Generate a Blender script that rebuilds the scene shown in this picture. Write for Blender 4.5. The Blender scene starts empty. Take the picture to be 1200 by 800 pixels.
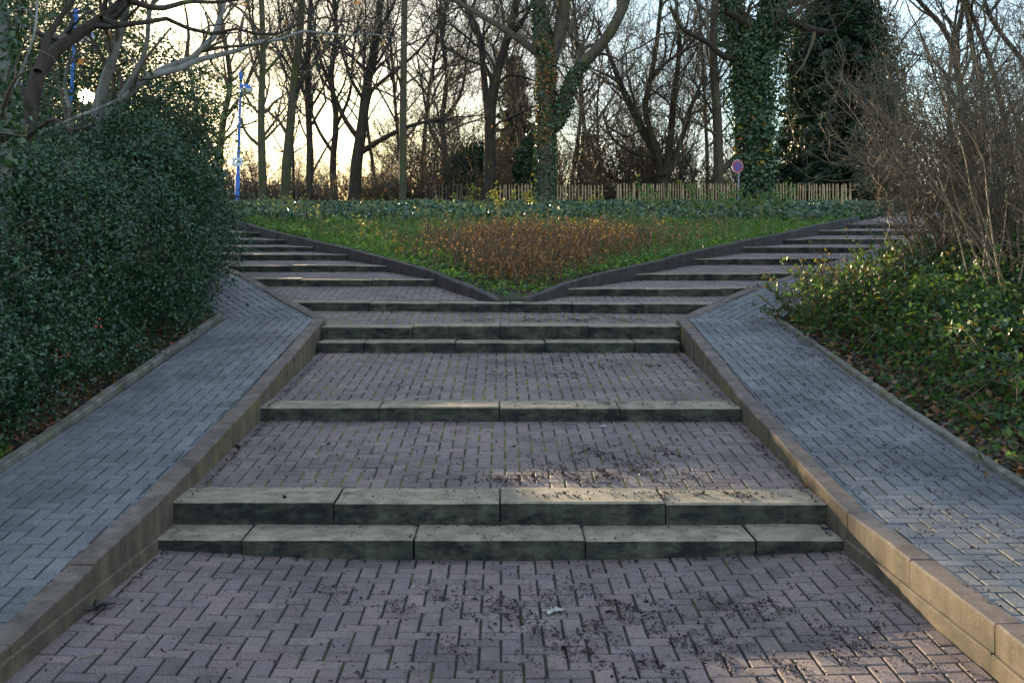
import bpy, math, random
import numpy as np
from mathutils import Vector
R = math.radians
F, CX, Y0, EYE = 1167.0, 587.0, 285.0, 1.85      # focal length in photo pixels, optical axis, horizon row, eye height
scene = bpy.context.scene
col = scene.collection

# ------------------------------------------------------------------ camera
cam = bpy.data.cameras.new('camera')
camo = bpy.data.objects.new('camera', cam); col.objects.link(camo)
cam.sensor_width = 36.0; cam.lens = F * 36.0 / 1200.0
cam.shift_x = (600 - CX) / 1200.0; cam.shift_y = -(400 - Y0) / 1200.0
cam.clip_start = 0.05; cam.clip_end = 3000
camo.location = (0, 0, EYE); camo.rotation_euler = (R(90), 0, 0)
scene.camera = camo

# ------------------------------------------------------------------ sky and sun
SUN_AZ, SUN_EL = R(-22.6), R(7.75)               # azimuth from +Y, towards -X
SUN_DIR = Vector((math.sin(SUN_AZ) * math.cos(SUN_EL), math.cos(SUN_AZ) * math.cos(SUN_EL), math.sin(SUN_EL)))
scene.view_settings.view_transform = 'Standard'
scene.view_settings.look = 'None'
scene.view_settings.exposure = 2.42
scene.view_settings.gamma = 1.0
w = bpy.data.worlds.new('World'); scene.world = w; w.use_nodes = True
nt = w.node_tree; N = nt.nodes; L = nt.links
for n in list(N): N.remove(n)
wo = N.new('ShaderNodeOutputWorld'); bg = N.new('ShaderNodeBackground'); bg.inputs[1].default_value = 0.10
sky = N.new('ShaderNodeTexSky'); sky.sky_type = 'NISHITA'; sky.sun_disc = False
sky.sun_elevation = SUN_EL; sky.sun_rotation = SUN_AZ; sky.air_density = 1.0; sky.dust_density = 0.15; sky.ozone_density = 1.6
tc = N.new('ShaderNodeTexCoord')
mp = N.new('ShaderNodeMapping'); mp.inputs['Scale'].default_value = (1.0, 1.0, 2.6); L.new(tc.outputs['Generated'], mp.inputs[0])
nz = N.new('ShaderNodeTexNoise'); nz.inputs['Scale'].default_value = 3.2; nz.inputs['Detail'].default_value = 7; nz.inputs['Roughness'].default_value = 0.6
L.new(mp.outputs[0], nz.inputs[0])
cr = N.new('ShaderNodeValToRGB'); cr.color_ramp.elements[0].position = 0.40; cr.color_ramp.elements[1].position = 0.68
cr.color_ramp.elements[0].color = (0.04, 0.04, 0.04, 1); cr.color_ramp.elements[1].color = (0.62, 0.62, 0.62, 1)
L.new(nz.outputs[0], cr.inputs[0])
mix = N.new('ShaderNodeMix'); mix.data_type = 'RGBA'
L.new(cr.outputs[0], mix.inputs[0]); L.new(sky.outputs[0], mix.inputs[6]); mix.inputs[7].default_value = (4.4, 4.8, 5.6, 1)
# the sun's own disc, seen through the twigs, with the bright air round it
dp = N.new('ShaderNodeVectorMath'); dp.operation = 'DOT_PRODUCT'; L.new(tc.outputs['Generated'], dp.inputs[0]); dp.inputs[1].default_value = SUN_DIR
mr = N.new('ShaderNodeMapRange'); mr.inputs[1].default_value = math.cos(R(0.42)); mr.inputs[2].default_value = math.cos(R(0.24)); mr.inputs[4].default_value = 260.0
L.new(dp.outputs['Value'], mr.inputs[0])
mr2 = N.new('ShaderNodeMapRange'); mr2.inputs[1].default_value = math.cos(R(34)); mr2.inputs[2].default_value = 1.0; mr2.inputs[4].default_value = 1.0
L.new(dp.outputs['Value'], mr2.inputs[0])
pw = N.new('ShaderNodeMath'); pw.operation = 'POWER'; pw.inputs[1].default_value = 3.0; L.new(mr2.outputs[0], pw.inputs[0])
gl = N.new('ShaderNodeVectorMath'); gl.operation = 'SCALE'; gl.inputs[0].default_value = (1.2, 0.75, 0.3); L.new(pw.outputs[0], gl.inputs['Scale'])
ds = N.new('ShaderNodeVectorMath'); ds.operation = 'SCALE'; ds.inputs[0].default_value = (1.0, 0.80, 0.5); L.new(mr.outputs[0], ds.inputs['Scale'])
mr3 = N.new('ShaderNodeMapRange'); mr3.inputs[1].default_value = math.cos(R(38)); mr3.inputs[2].default_value = math.cos(R(6)); mr3.interpolation_type = 'SMOOTHSTEP'
L.new(dp.outputs['Value'], mr3.inputs[0])
wm = N.new('ShaderNodeMix'); wm.data_type = 'RGBA'; wm.blend_type = 'MULTIPLY'; L.new(mr3.outputs[0], wm.inputs[0]); L.new(mix.outputs[2], wm.inputs[6]); wm.inputs[7].default_value = (0.86, 0.70, 0.50, 1)
a1 = N.new('ShaderNodeVectorMath'); a1.operation = 'ADD'; L.new(wm.outputs[2], a1.inputs[0]); L.new(gl.outputs[0], a1.inputs[1])
a2 = N.new('ShaderNodeVectorMath'); a2.operation = 'ADD'; L.new(a1.outputs[0], a2.inputs[0]); L.new(ds.outputs[0], a2.inputs[1])
L.new(a2.outputs[0], bg.inputs[0]); L.new(bg.outputs[0], wo.inputs[0])

sl = bpy.data.lights.new('sun', 'SUN'); sl.energy = 4.0; sl.angle = R(0.5); sl.color = (1.0, 0.76, 0.46)
so = bpy.data.objects.new('sun', sl); col.objects.link(so); so.location = SUN_DIR * 60
so.rotation_euler = (-SUN_DIR).to_track_quat('-Z', 'Y').to_euler()
scene.cycles.use_denoising = True
scene.cycles.max_bounces = 6; scene.cycles.transparent_max_bounces = 4
scene.cycles.sample_clamp_indirect = 4.0

# ------------------------------------------------------------------ helpers
def rng_(s): return np.random.default_rng(s)
def P(x, y, Y):                                   # photo pixel at distance Y -> world
    return np.array([(x - CX) / F * Y, Y, EYE - (y - Y0) * Y / F])
def tag(o, label=None, cat=None, group=None, kind=None):
    if label: o['label'] = label
    if cat: o['category'] = cat
    if group: o['group'] = group
    if kind: o['kind'] = kind
    return o
def empty(name, loc, label, cat, group=None, kind=None):
    o = bpy.data.objects.new(name, None); col.objects.link(o); o.location = loc; o.empty_display_size = 0.1
    return tag(o, label, cat, group, kind)
def link(name, me, parent=None, shift=True):
    o = bpy.data.objects.new(name, me); col.objects.link(o)
    if parent is not None:
        o.parent = parent; off = Vector((0, 0, 0)); q = parent
        while q: off += q.location; q = q.parent
        if shift:                                     # the mesh was built in world space: make it local to its thing
            co = np.empty(len(me.vertices) * 3, np.float32); me.vertices.foreach_get('co', co)
            me.vertices.foreach_set('co', (co.reshape(-1, 3) - np.array(off, np.float32)).ravel()); me.update()
        else: o.location = -off
    return o
def npmesh(name, verts, faces, mats, rnd=None, mi=None, smooth=False):
    """faces: int array (M,k)."""
    me = bpy.data.meshes.new(name)
    verts = np.asarray(verts, np.float32).reshape(-1, 3); faces = np.asarray(faces, np.int32)
    M, k = faces.shape
    me.vertices.add(len(verts)); me.vertices.foreach_set('co', verts.ravel())
    me.loops.add(M * k); me.loops.foreach_set('vertex_index', faces.ravel())
    me.polygons.add(M); me.polygons.foreach_set('loop_start', np.arange(0, M * k, k, dtype=np.int32))
    if smooth: me.polygons.foreach_set('use_smooth', np.ones(M, bool))
    for m in (mats if isinstance(mats, (list, tuple)) else [mats]): me.materials.append(m)
    if mi is not None: me.polygons.foreach_set('material_index', np.asarray(mi, np.int32))
    me.update(calc_edges=True)
    if rnd is not None:
        a = me.attributes.new('rnd', 'FLOAT', 'FACE'); a.data.foreach_set('value', np.asarray(rnd, np.float32))
    return me

class PolyMesh:                                    # small mixed polygon meshes (blocks, bricks)
    def __init__(s): s.v = []; s.f = []; s.m = []; s.r = []
    def add(s, verts, faces, m=0, r=0.5):
        b = len(s.v); s.v += [tuple(map(float, v)) for v in verts]
        for f in faces: s.f.append([i + b for i in f]); s.m.append(m); s.r.append(r)
    def rough(s, poly, zt, zb, bev, m, ms, rr, step=.09, j=.0011, chip=.05):
        q, z = [], []
        for i in range(len(poly)):
            a, b = poly[i], poly[(i + 1) % len(poly)]; ln = math.hypot(b[0] - a[0], b[1] - a[1]); n = max(1, int(ln / step))
            cx = sum(p[0] for p in poly) / len(poly); cy = sum(p[1] for p in poly) / len(poly)
            for k in range(n):
                f = k / n + (rr.uniform(-.25, .25) / n if k else 0); o = rr.gauss(0, j) * (1 if k else .3); dz = rr.gauss(0, j * .5)
                if rr.random() < chip: o += .006 * rr.random(); dz -= .004 * rr.random()
                nx_, ny_ = -(b[1] - a[1]) / ln, (b[0] - a[0]) / ln
                q.append((a[0] + (b[0] - a[0]) * f + nx_ * o, a[1] + (b[1] - a[1]) * f + ny_ * o)); z.append(zt[i] + (zt[(i + 1) % len(poly)] - zt[i]) * f + dz)
        s.prism(q, z, zb, bev, m, ms)
    def prism(s, poly, zt, zb, bev=0.004, m=0, ms=None, r=0.5, shrink=None):
        """poly: ccw xy list; zt: per vertex top heights (or number); chamfered top edge."""
        n = len(poly)
        if n < 3: return
        zt = list(zt) if hasattr(zt, '__len__') else [zt] * n
        ms = m if ms is None else ms
        cx = sum(p[0] for p in poly) / n; cy = sum(p[1] for p in poly) / n
        ins = []
        for i in range(n):
            p0 = np.array(poly[i - 1]); p1 = np.array(poly[i]); p2 = np.array(poly[(i + 1) % n])
            e1 = p1 - p0; e2 = p2 - p1
            l1 = np.hypot(*e1); l2 = np.hypot(*e2)
            if l1 < 1e-6 or l2 < 1e-6: ins.append(p1); continue
            n1 = np.array([-e1[1], e1[0]]) / l1; n2 = np.array([-e2[1], e2[0]]) / l2
            d = n1 + n2; q = d.dot(n1)
            d = d / max(q, 0.35) * bev
            dl = np.hypot(*d); lim = 0.45 * min(l1, l2)
            if dl > lim: d *= lim / dl
            ins.append(p1 + d)
        b = len(s.v)
        for i in range(n): s.v.append((poly[i][0], poly[i][1], zb))
        for i in range(n): s.v.append((poly[i][0], poly[i][1], zt[i] - bev))
        for i in range(n): s.v.append((ins[i][0], ins[i][1], zt[i]))
        s.f.append([b + 2 * n + i for i in range(n)]); s.m.append(m); s.r.append(r)
        for i in range(n):
            j = (i + 1) % n
            s.f.append([b + i, b + j, b + n + j, b + n + i]); s.m.append(ms); s.r.append(r)
            s.f.append([b + n + i, b + n + j, b + 2 * n + j, b + 2 * n + i]); s.m.append(m); s.r.append(r)
    def mesh(s, name, mats):
        me = bpy.data.meshes.new(name); me.from_pydata(s.v, [], s.f)
        for m in (mats if isinstance(mats, (list, tuple)) else [mats]): me.materials.append(m)
        me.polygons.foreach_set('material_index', np.array(s.m, np.int32))
        a = me.attributes.new('rnd', 'FLOAT', 'FACE'); a.data.foreach_set('value', np.array(s.r, np.float32))
        me.update(); return me

def area2(poly):
    return 0.5 * sum(poly[i][0] * poly[(i + 1) % len(poly)][1] - poly[(i + 1) % len(poly)][0] * poly[i][1] for i in range(len(poly)))
def ccw(poly): return poly if area2(poly) > 0 else poly[::-1]
def clip(poly, reg):
    """Sutherland-Hodgman: poly clipped by the convex ccw region reg."""
    out = [tuple(p) for p in poly]
    for i in range(len(reg)):
        a = reg[i]; b = reg[(i + 1) % len(reg)]; ex, ey = b[0] - a[0], b[1] - a[1]
        src = out; out = []
        if not src: return []
        for k in range(len(src)):
            p = src[k]; q = src[(k + 1) % len(src)]
            dp_ = ex * (p[1] - a[1]) - ey * (p[0] - a[0]); dq = ex * (q[1] - a[1]) - ey * (q[0] - a[0])
            if dp_ >= 0: out.append(p)
            if (dp_ >= 0) != (dq >= 0):
                t = dp_ / (dp_ - dq); out.append((p[0] + t * (q[0] - p[0]), p[1] + t * (q[1] - p[1])))
    res = []
    for p in out:
        if not res or math.hypot(p[0] - res[-1][0], p[1] - res[-1][1]) > 2e-3: res.append(p)
    if len(res) > 2 and math.hypot(res[0][0] - res[-1][0], res[0][1] - res[-1][1]) <= 2e-3: res.pop()
    return res if len(res) >= 3 and abs(area2(res)) > 4e-4 else []

# ------------------------------------------------------------------ materials
def new_mat(name):
    m = bpy.data.materials.new(name); m.use_nodes = True
    t = m.node_tree; p = t.nodes['Principled BSDF']
    return m, t, p
def ramp(t, cols, pos=None, interp='LINEAR'):
    r = t.nodes.new('ShaderNodeValToRGB'); e = r.color_ramp.elements; r.color_ramp.interpolation = interp
    pos = pos or [i / max(1, len(cols) - 1) for i in range(len(cols))]
    while len(e) < len(cols): e.new(0.5)
    for i, (c, q) in enumerate(zip(cols, pos)): e[i].position = q; e[i].color = (*c, 1)
    return r
def noise(t, scale, detail=4, rough=0.6, coord='Object', vec=None, stretch=None):
    n = t.nodes.new('ShaderNodeTexNoise'); n.inputs['Scale'].default_value = scale
    n.inputs['Detail'].default_value = detail; n.inputs['Roughness'].default_value = rough
    if vec is None:
        c = t.nodes.new('ShaderNodeTexCoord'); vec = c.outputs[coord]
    if stretch:
        mp = t.nodes.new('ShaderNodeMapping'); mp.inputs['Scale'].default_value = stretch
        t.links.new(vec, mp.inputs[0]); vec = mp.outputs[0]
    t.links.new(vec, n.inputs['Vector']); return n
def mixc(t, fac, a, b, mode='MIX'):
    m = t.nodes.new('ShaderNodeMix'); m.data_type = 'RGBA'; m.blend_type = mode
    for sock, v in ((0, fac), (6, a), (7, b)):
        if isinstance(v, (int, float)): m.inputs[sock].default_value = v
        elif isinstance(v, tuple): m.inputs[sock].default_value = (*v, 1)
        else: t.links.new(v, m.inputs[sock])
    return m.outputs[2]
def bump(t, p, h, strength=0.4, dist=0.01):
    b = t.nodes.new('ShaderNodeBump'); b.inputs['Strength'].default_value = strength; b.inputs['Distance'].default_value = dist
    t.links.new(h, b.inputs['Height']); t.links.new(b.outputs[0], p.inputs['Normal'])
def geopos(t): return t.nodes.new('ShaderNodeNewGeometry').outputs['Position']
def attr(t, name='rnd'):
    a = t.nodes.new('ShaderNodeAttribute'); a.attribute_name = name; return a.outputs['Fac']

def leaf_mat(name, cols, pos=None, rough=0.42, transl=0.35, spec=0.5):
    m, t, p = new_mat(name)
    r = ramp(t, cols, pos); t.links.new(attr(t), r.inputs[0])
    t.links.new(r.outputs[0], p.inputs['Base Color']); p.inputs['Roughness'].default_value = rough
    p.inputs['Specular IOR Level'].default_value = spec
    if transl > 0:
        tr = t.nodes.new('ShaderNodeBsdfTranslucent'); mx = t.nodes.new('ShaderNodeMixShader'); mx.inputs[0].default_value = transl
        g = mixc(t, 0.35, r.outputs[0], (0.085, 0.14, 0.02)); t.links.new(g, tr.inputs[0])
        t.links.new(p.outputs[0], mx.inputs[1]); t.links.new(tr.outputs[0], mx.inputs[2])
        t.links.new(mx.outputs[0], t.nodes['Material Output'].inputs[0])
    return m
def bark_mat(name, c1, c2, moss=None, mossf=0.5, scale=9):
    m, t, p = new_mat(name)
    n = noise(t, scale, 6, 0.7, stretch=(1, 1, 0.22)); r = ramp(t, [c1, c2], [0.35, 0.68]); t.links.new(n.outputs[0], r.inputs[0])
    c = r.outputs[0]
    if moss:
        n2 = noise(t, 1.7, 5, 0.7); r2 = ramp(t, [(0, 0, 0), (1, 1, 1)], [0.62 - 0.25 * mossf, 0.80 - 0.25 * mossf]); t.links.new(n2.outputs[0], r2.inputs[0])
        c = mixc(t, r2.outputs[0], c, moss)
    t.links.new(c, p.inputs['Base Color']); p.inputs['Roughness'].default_value = 0.85; p.inputs['Specular IOR Level'].default_value = 0.2
    bump(t, p, n.outputs[0], 0.7, 0.03)
    return m
def plain(name, c, rough=0.6, metal=0.0, var=0.25, scale=14):
    m, t, p = new_mat(name)
    n = noise(t, scale, 5, 0.65); d = tuple(v * (1 - var) for v in c); r = ramp(t, [d, c], [0.3, 0.7]); t.links.new(n.outputs[0], r.inputs[0])
    t.links.new(r.outputs[0], p.inputs['Base Color']); p.inputs['Roughness'].default_value = rough; p.inputs['Metallic'].default_value = metal
    return m

def brick_mat(name, cols):
    m, t, p = new_mat(name); g = geopos(t)
    r = ramp(t, cols); t.links.new(attr(t), r.inputs[0])
    n1 = noise(t, 135, 3, 0.75, vec=g); r1 = ramp(t, [(0.30,) * 3, (0.95,) * 3, (1.55,) * 3], [0.32, 0.5, 0.72]); t.links.new(n1.outputs[0], r1.inputs[0])
    c = mixc(t, 1.0, r.outputs[0], r1.outputs[0], 'MULTIPLY')
    n2 = noise(t, 1.3, 6, 0.65, vec=g); r2 = ramp(t, [(0.50, 0.51, 0.49), (0.95, 0.94, 0.92), (1.18, 1.14, 1.10)], [0.30, 0.52, 0.72]); t.links.new(n2.outputs[0], r2.inputs[0])
    c = mixc(t, 1.0, c, r2.outputs[0], 'MULTIPLY')
    n3 = noise(t, 14, 5, 0.7, vec=g); r3 = ramp(t, [(0, 0, 0), (1, 1, 1)], [0.60, 0.74]); t.links.new(n3.outputs[0], r3.inputs[0])
    c = mixc(t, r3.outputs[0], c, (0.10, 0.11, 0.085))
    t.links.new(c, p.inputs['Base Color']); p.inputs['Roughness'].default_value = 0.72; p.inputs['Specular IOR Level'].default_value = 0.35
    bump(t, p, n1.outputs[0], 0.9, 0.006)
    return m
M_BRICK = brick_mat('red_brick_paver', [(0.125, 0.098, 0.096), (0.18, 0.134, 0.124), (0.152, 0.122, 0.121), (0.205, 0.155, 0.140), (0.165, 0.138, 0.137)])
M_GREYBRICK = brick_mat('grey_brick_paver', [(0.105, 0.112, 0.118), (0.145, 0.151, 0.156), (0.125, 0.131, 0.137), (0.17, 0.175, 0.178)])
def joint_mat(name, dens):
    m, t, p = new_mat(name); g = geopos(t)
    n = noise(t, 2.2, 5, 0.65, vec=g); r = ramp(t, [(0.016, 0.014, 0.012), (0.035, 0.035, 0.014), (0.15, 0.15, 0.014)], [0.5 - dens, 0.62 - dens, 0.78 - dens]); t.links.new(n.outputs[0], r.inputs[0])
    n2 = noise(t, 120, 3, 0.7, vec=g); r2 = ramp(t, [(0.45,) * 3, (1.25,) * 3], [0.3, 0.7]); t.links.new(n2.outputs[0], r2.inputs[0])
    t.links.new(mixc(t, 1.0, r.outputs[0], r2.outputs[0], 'MULTIPLY'), p.inputs['Base Color']); p.inputs['Roughness'].default_value = 0.95
    bump(t, p, n2.outputs[0], 0.8, 0.01)
    return m
M_JOINT = joint_mat('mossy_joint', 0.17); M_JOINT2 = joint_mat('earthy_joint', 0.0); M_JOINT3 = joint_mat('dark_joint', 0.03)

def stone_mat(name, c1, c2, stain, f0, f1, moss=None):
    m, t, p = new_mat(name); g = geopos(t)
    n = noise(t, 3.5, 7, 0.7, vec=g); r = ramp(t, [c1, c2], [0.35, 0.68]); t.links.new(n.outputs[0], r.inputs[0])
    n1 = noise(t, 160, 3, 0.7, vec=g); r1 = ramp(t, [(0.6,) * 3, (1, 1, 1), (1.2,) * 3], [0.3, 0.5, 0.75]); t.links.new(n1.outputs[0], r1.inputs[0])
    c = mixc(t, 1.0, r.outputs[0], r1.outputs[0], 'MULTIPLY')
    n2 = noise(t, 5.0, 6, 0.75, vec=g, stretch=(1, 1, 2.0)); r2 = ramp(t, [(0, 0, 0), (1, 1, 1)], [f0, f1]); t.links.new(n2.outputs[0], r2.inputs[0])
    c = mixc(t, r2.outputs[0], c, stain)
    n4 = noise(t, 9, 4, 0.6, vec=g, stretch=(1, 1, 0.12)); r4 = ramp(t, [(0.62,) * 3, (1.12,) * 3], [0.38, 0.62]); t.links.new(n4.outputs[0], r4.inputs[0])
    c = mixc(t, 0.8, c, r4.outputs[0], 'MULTIPLY')
    if moss:
        n3 = noise(t, 2.3, 6, 0.7, vec=g); r3 = ramp(t, [(0, 0, 0), (0.75,) * 3], [0.52, 0.68]); t.links.new(n3.outputs[0], r3.inputs[0])
        c = mixc(t, r3.outputs[0], c, moss)
    t.links.new(c, p.inputs['Base Color']); p.inputs['Roughness'].default_value = 0.85; p.inputs['Specular IOR Level'].default_value = 0.3
    ad = t.nodes.new('ShaderNodeMath'); t.links.new(n1.outputs[0], ad.inputs[0]); t.links.new(n.outputs[0], ad.inputs[1])
    bump(t, p, ad.outputs[0], 0.5, 0.006)
    return m
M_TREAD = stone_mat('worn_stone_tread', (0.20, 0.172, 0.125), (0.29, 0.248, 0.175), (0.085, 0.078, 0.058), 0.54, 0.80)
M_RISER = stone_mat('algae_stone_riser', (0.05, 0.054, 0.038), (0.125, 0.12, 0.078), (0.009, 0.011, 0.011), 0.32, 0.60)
M_KERB = stone_mat('weathered_concrete_kerb', (0.105, 0.082, 0.070), (0.165, 0.132, 0.108), (0.06, 0.050, 0.042), 0.52, 0.76)
M_KERBSIDE = stone_mat('mossy_concrete_side', (0.095, 0.072, 0.052), (0.155, 0.122, 0.078), (0.05, 0.044, 0.028), 0.48, 0.75, (0.155, 0.125, 0.042))
M_BEDKERB = stone_mat('dark_edging', (0.05, 0.042, 0.042), (0.085, 0.068, 0.062), (0.03, 0.03, 0.028), 0.5, 0.7)
M_EDGE = stone_mat('concrete_edging', (0.12, 0.115, 0.10), (0.20, 0.185, 0.15), (0.06, 0.06, 0.05), 0.48, 0.70, (0.12, 0.11, 0.04))

# ------------------------------------------------------------------ the stair layout (plan x, distance Y, height z)
FL = 0.0
def hz(y, Y): return EYE - (y - Y0) * Y / F
S = {1: (5.80, hz(632, 5.80)), 2: (6.10, hz(588.5, 6.10)), 3: (8.265, hz(477, 8.265)), 4: (11.0, hz(400.8, 11.0)), 5: (11.32, hz(382, 11.32))}
LA = {6: (12.65, hz(353.5, 12.65)), 7: (14.1, hz(326.8, 14.1)), 8: (15.5, hz(310.9, 15.5)), 9: (16.9, hz(298, 16.9)), 10: (18.3, hz(288.3, 18.3)), 11: (19.7, hz(280.6, 19.7)), 12: (21.1, hz(272.4, 21.1)), 13: (22.5, hz(264.2, 22.5)), 14: (23.9, hz(258, 23.9))}
RA = {6: (12.35, hz(356.4, 12.35)), 7: (13.3, hz(338, 13.3)), 8: (14.8, hz(320.5, 14.8)), 9: (16.4, hz(303, 16.4)), 10: (18.0, hz(289.7, 18.0)), 11: (19.6, hz(280, 19.6)), 12: (21.2, hz(270, 21.2)), 13: (22.8, hz(262.5, 22.8))}
BEND = 11.62
def lo(Y): return -2.05 - 0.585 * (Y - BEND)      # left arm, outer stair edge
def li(Y): return -0.10 - 0.595 * (Y - 12.70)     # left arm, edge at the planted wedge
def ro(Y): return 2.06 + 0.75 * (Y - BEND)
def ri(Y): return 0.26 + 0.74 * (Y - 12.45)
lprof = ([0, 4.2, 5.8, 6.1, 8.265, 11.32, BEND] + [LA[i][0] for i in range(6, 15)] + [27], [0.02, 0.17, 0.335, 0.36, 0.585, 0.945, 0.972] + [LA[i][1] + 0.012 for i in range(6, 15)] + [2.72])
rprof = ([0, 4.2, 5.8, 6.1, 8.265, 11.32, BEND] + [RA[i][0] for i in range(6, 14)] + [27], [0.10, 0.245, 0.30, 0.322, 0.545, 0.945, 0.972] + [RA[i][1] + 0.012 for i in range(6, 14)] + [2.72])
def lz(Y): return np.interp(Y, *lprof)
def rz(Y): return np.interp(Y, *rprof)
def cz(Y): return np.interp(Y, [0, 5.8, 6.1, 8.265, 11.3, 12.6, 14, 17, 20, 23, 26, 31, 36], [-0.02, 0.0, 0.24, 0.46, 0.88, 1.06, 1.32, 1.64, 1.95, 2.30, 2.52, 2.76, 2.88])

# ------------------------------------------------------------------ ground sheet
def ground_z(x, y):
    x, y = np.broadcast_arrays(np.asarray(x, float), np.asarray(y, float))
    b = cz(y)
    lout = np.where(y < 11.8, -3.30, -3.32 - 0.585 * (y - 11.8)); rout = np.where(y < 11.5, 3.24, 3.24 + 0.75 * (y - 11.5))
    up = np.clip((32 - y) / 10, 0, 1)
    zl = lz(y) - 0.02 + np.clip((lout - x) * 0.22, 0, 0.9) * up; zr = rz(y) - 0.02 + np.clip((x - rout) * 0.24, 0, 0.9) * up
    zl = np.where(y > 26, b + (zl - lz(y)), zl); zr = np.where(y > 26, b + (zr - rz(y)), zr)
    z = np.where(x < lout, zl, np.where(x > rout, zr, b - 0.16))
    inside = (y > 12.75) & (x > li(y) + 0.12) & (x < ri(y) - 0.12)
    z = np.where(inside, np.minimum(lz(y), rz(y)) * 0.5 + b * 0.5 + 0.0, z)
    z = np.where(y > 27.0, b + (z - b) * np.clip((32 - y) / 5, 0, 1) * (np.abs(z - b) > 0.17), z)
    z = np.where(y < 11.9, np.where(np.abs(x) < 3.2, np.minimum(z, b - 0.36), z), z)
    return z + 0.03 * np.sin(x * 2.1 + y) * np.sin(y * 1.7 - x * 0.6) * ((x < lout) | (x > rout) | inside)
xs = np.concatenate([[-900, -400, -200, -100, -60], np.arange(-40, -12, 1.0), np.arange(-12, 12, 0.1), np.arange(12, 40.5, 1.0), [60, 100, 200, 400, 900]])
ys = np.concatenate([[-200, -80, -30, -10, -4, 0, 2], np.arange(3, 27.5, 0.1), np.arange(28, 60, 1.0), [70, 90, 130, 200, 400, 1200]])
gx, gy = np.meshgrid(xs, ys); gz = ground_z(gx, gy)
nx, ny = len(xs), len(ys); ii = np.arange(nx * ny).reshape(ny, nx)
gf = np.stack([ii[:-1, :-1], ii[:-1, 1:], ii[1:, 1:], ii[1:, :-1]], -1).reshape(-1, 4)
def soil_mat():
    m, t, p = new_mat('leaf_strewn_soil'); g = geopos(t)
    n = noise(t, 26, 6, 0.75, vec=g); r = ramp(t, [(0.012, 0.010, 0.008), (0.04, 0.030, 0.02), (0.10, 0.065, 0.035)], [0.3, 0.5, 0.78]); t.links.new(n.outputs[0], r.inputs[0])
    n2 = noise(t, 0.9, 5, 0.6, vec=g); r2 = ramp(t, [(0, 0, 0), (0.7,) * 3], [0.45, 0.62]); t.links.new(n2.outputs[0], r2.inputs[0])
    t.links.new(mixc(t, r2.outputs[0], r.outputs[0], (0.035, 0.05, 0.018)), p.inputs['Base Color']); p.inputs['Roughness'].default_value = 0.95
    bump(t, p, n.outputs[0], 1.0, 0.04); return m
M_SOIL = soil_mat()
g = link('ground', npmesh('ground', np.stack([gx, gy, gz], -1), gf, M_SOIL, smooth=True))
tag(g, 'dark leaf strewn soil of the beds and bank around the steps', 'ground', kind='structure')

# ------------------------------------------------------------------ brick paving
PAVERS = random.Random(4)
def pave(label, reg, zf, mats, jx=0.0058, jy=0.0042, name='path', off=(0, 0), ux=0.0985, uy=0.0845, rot=0.0, sink=0.0052):
    """Herringbone pavers clipped to the convex region; zf(x,y) gives the surface height."""
    reg = ccw([tuple(p) for p in reg]); pm = PolyMesh()
    c_, s_ = math.cos(rot), math.sin(rot)
    X = [(p[0] - off[0]) * c_ + (p[1] - off[1]) * s_ for p in reg]; Y = [-(p[0] - off[0]) * s_ + (p[1] - off[1]) * c_ for p in reg]
    i0, i1 = int(min(X) / ux) - 3, int(max(X) / ux) + 3; j0, j1 = int(min(Y) / uy) - 3, int(max(Y) / uy) + 3
    for i in range(i0, i1):
        for j in range(j0, j1):
            k = (i - j) % 4
            if k == 0: bw, bh = 2, 1
            elif k == 3: bw, bh = 1, 2
            else: continue
            if k == 3: rx, ry = i, j
            else: rx, ry = i, j
            dx, dy = PAVERS.uniform(-.0012, .0012), PAVERS.uniform(-.0012, .0012)
            q = [(rx * ux + jx + dx, ry * uy + jy + dy), ((rx + bw) * ux - jx + dx, ry * uy + jy + dy), ((rx + bw) * ux - jx + dx, (ry + bh) * uy - jy + dy), (rx * ux + jx + dx, (ry + bh) * uy - jy + dy)]
            q = [(off[0] + a * c_ - b * s_, off[1] + a * s_ + b * c_) for a, b in q]
            q = clip(q, reg)
            if not q: continue
            dz = PAVERS.gauss(0, 0.001); tx, ty = PAVERS.gauss(0, 0.0035), PAVERS.gauss(0, 0.0035)
            mx, my = q[0]
            zt = [zf(a, b) + dz + tx * (a - mx) + ty * (b - my) for a, b in q]
            pm.prism(q, zt, min(zt) - 0.05, 0.0045, 0, r=PAVERS.random())
    # joint bed as a fine sheet just below the brick faces
    xs_ = [p[0] for p in reg]; ys_ = [p[1] for p in reg]
    nxs = max(2, int((max(xs_) - min(xs_)) / 0.25)); nys = max(2, int((max(ys_) - min(ys_)) / 0.25))
    for a in range(nxs):
        for b in range(nys):
            x0 = min(xs_) + (max(xs_) - min(xs_)) * a / nxs; x1 = min(xs_) + (max(xs_) - min(xs_)) * (a + 1) / nxs
            y0 = min(ys_) + (max(ys_) - min(ys_)) * b / nys; y1 = min(ys_) + (max(ys_) - min(ys_)) * (b + 1) / nys
            q = clip([(x0, y0), (x1, y0), (x1, y1), (x0, y1)], reg)
            if q: pm.add([(x, y, zf(x, y) - sink) for x, y in q], [list(range(len(q)))], 1)
    o = link(name, pm.mesh(name, mats)); tag(o, label, 'path', kind='structure')
    return o
MB = [M_BRICK, M_JOINT]; MG = [M_GREYBRICK, M_JOINT2]
def floor_z(x, y): return 0.0 + 0.016 * x * x * min(1, max(0, (y - 3.0) / 2.6)) - 0.004 * (y - 5.8)
def flight(z0, y0_, z1, y1_, dish=0.0): return lambda x, y: z0 + (z1 - z0) * (y - y0_) / (y1_ - y0_) + dish * x * x
TR = 0.36
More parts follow.
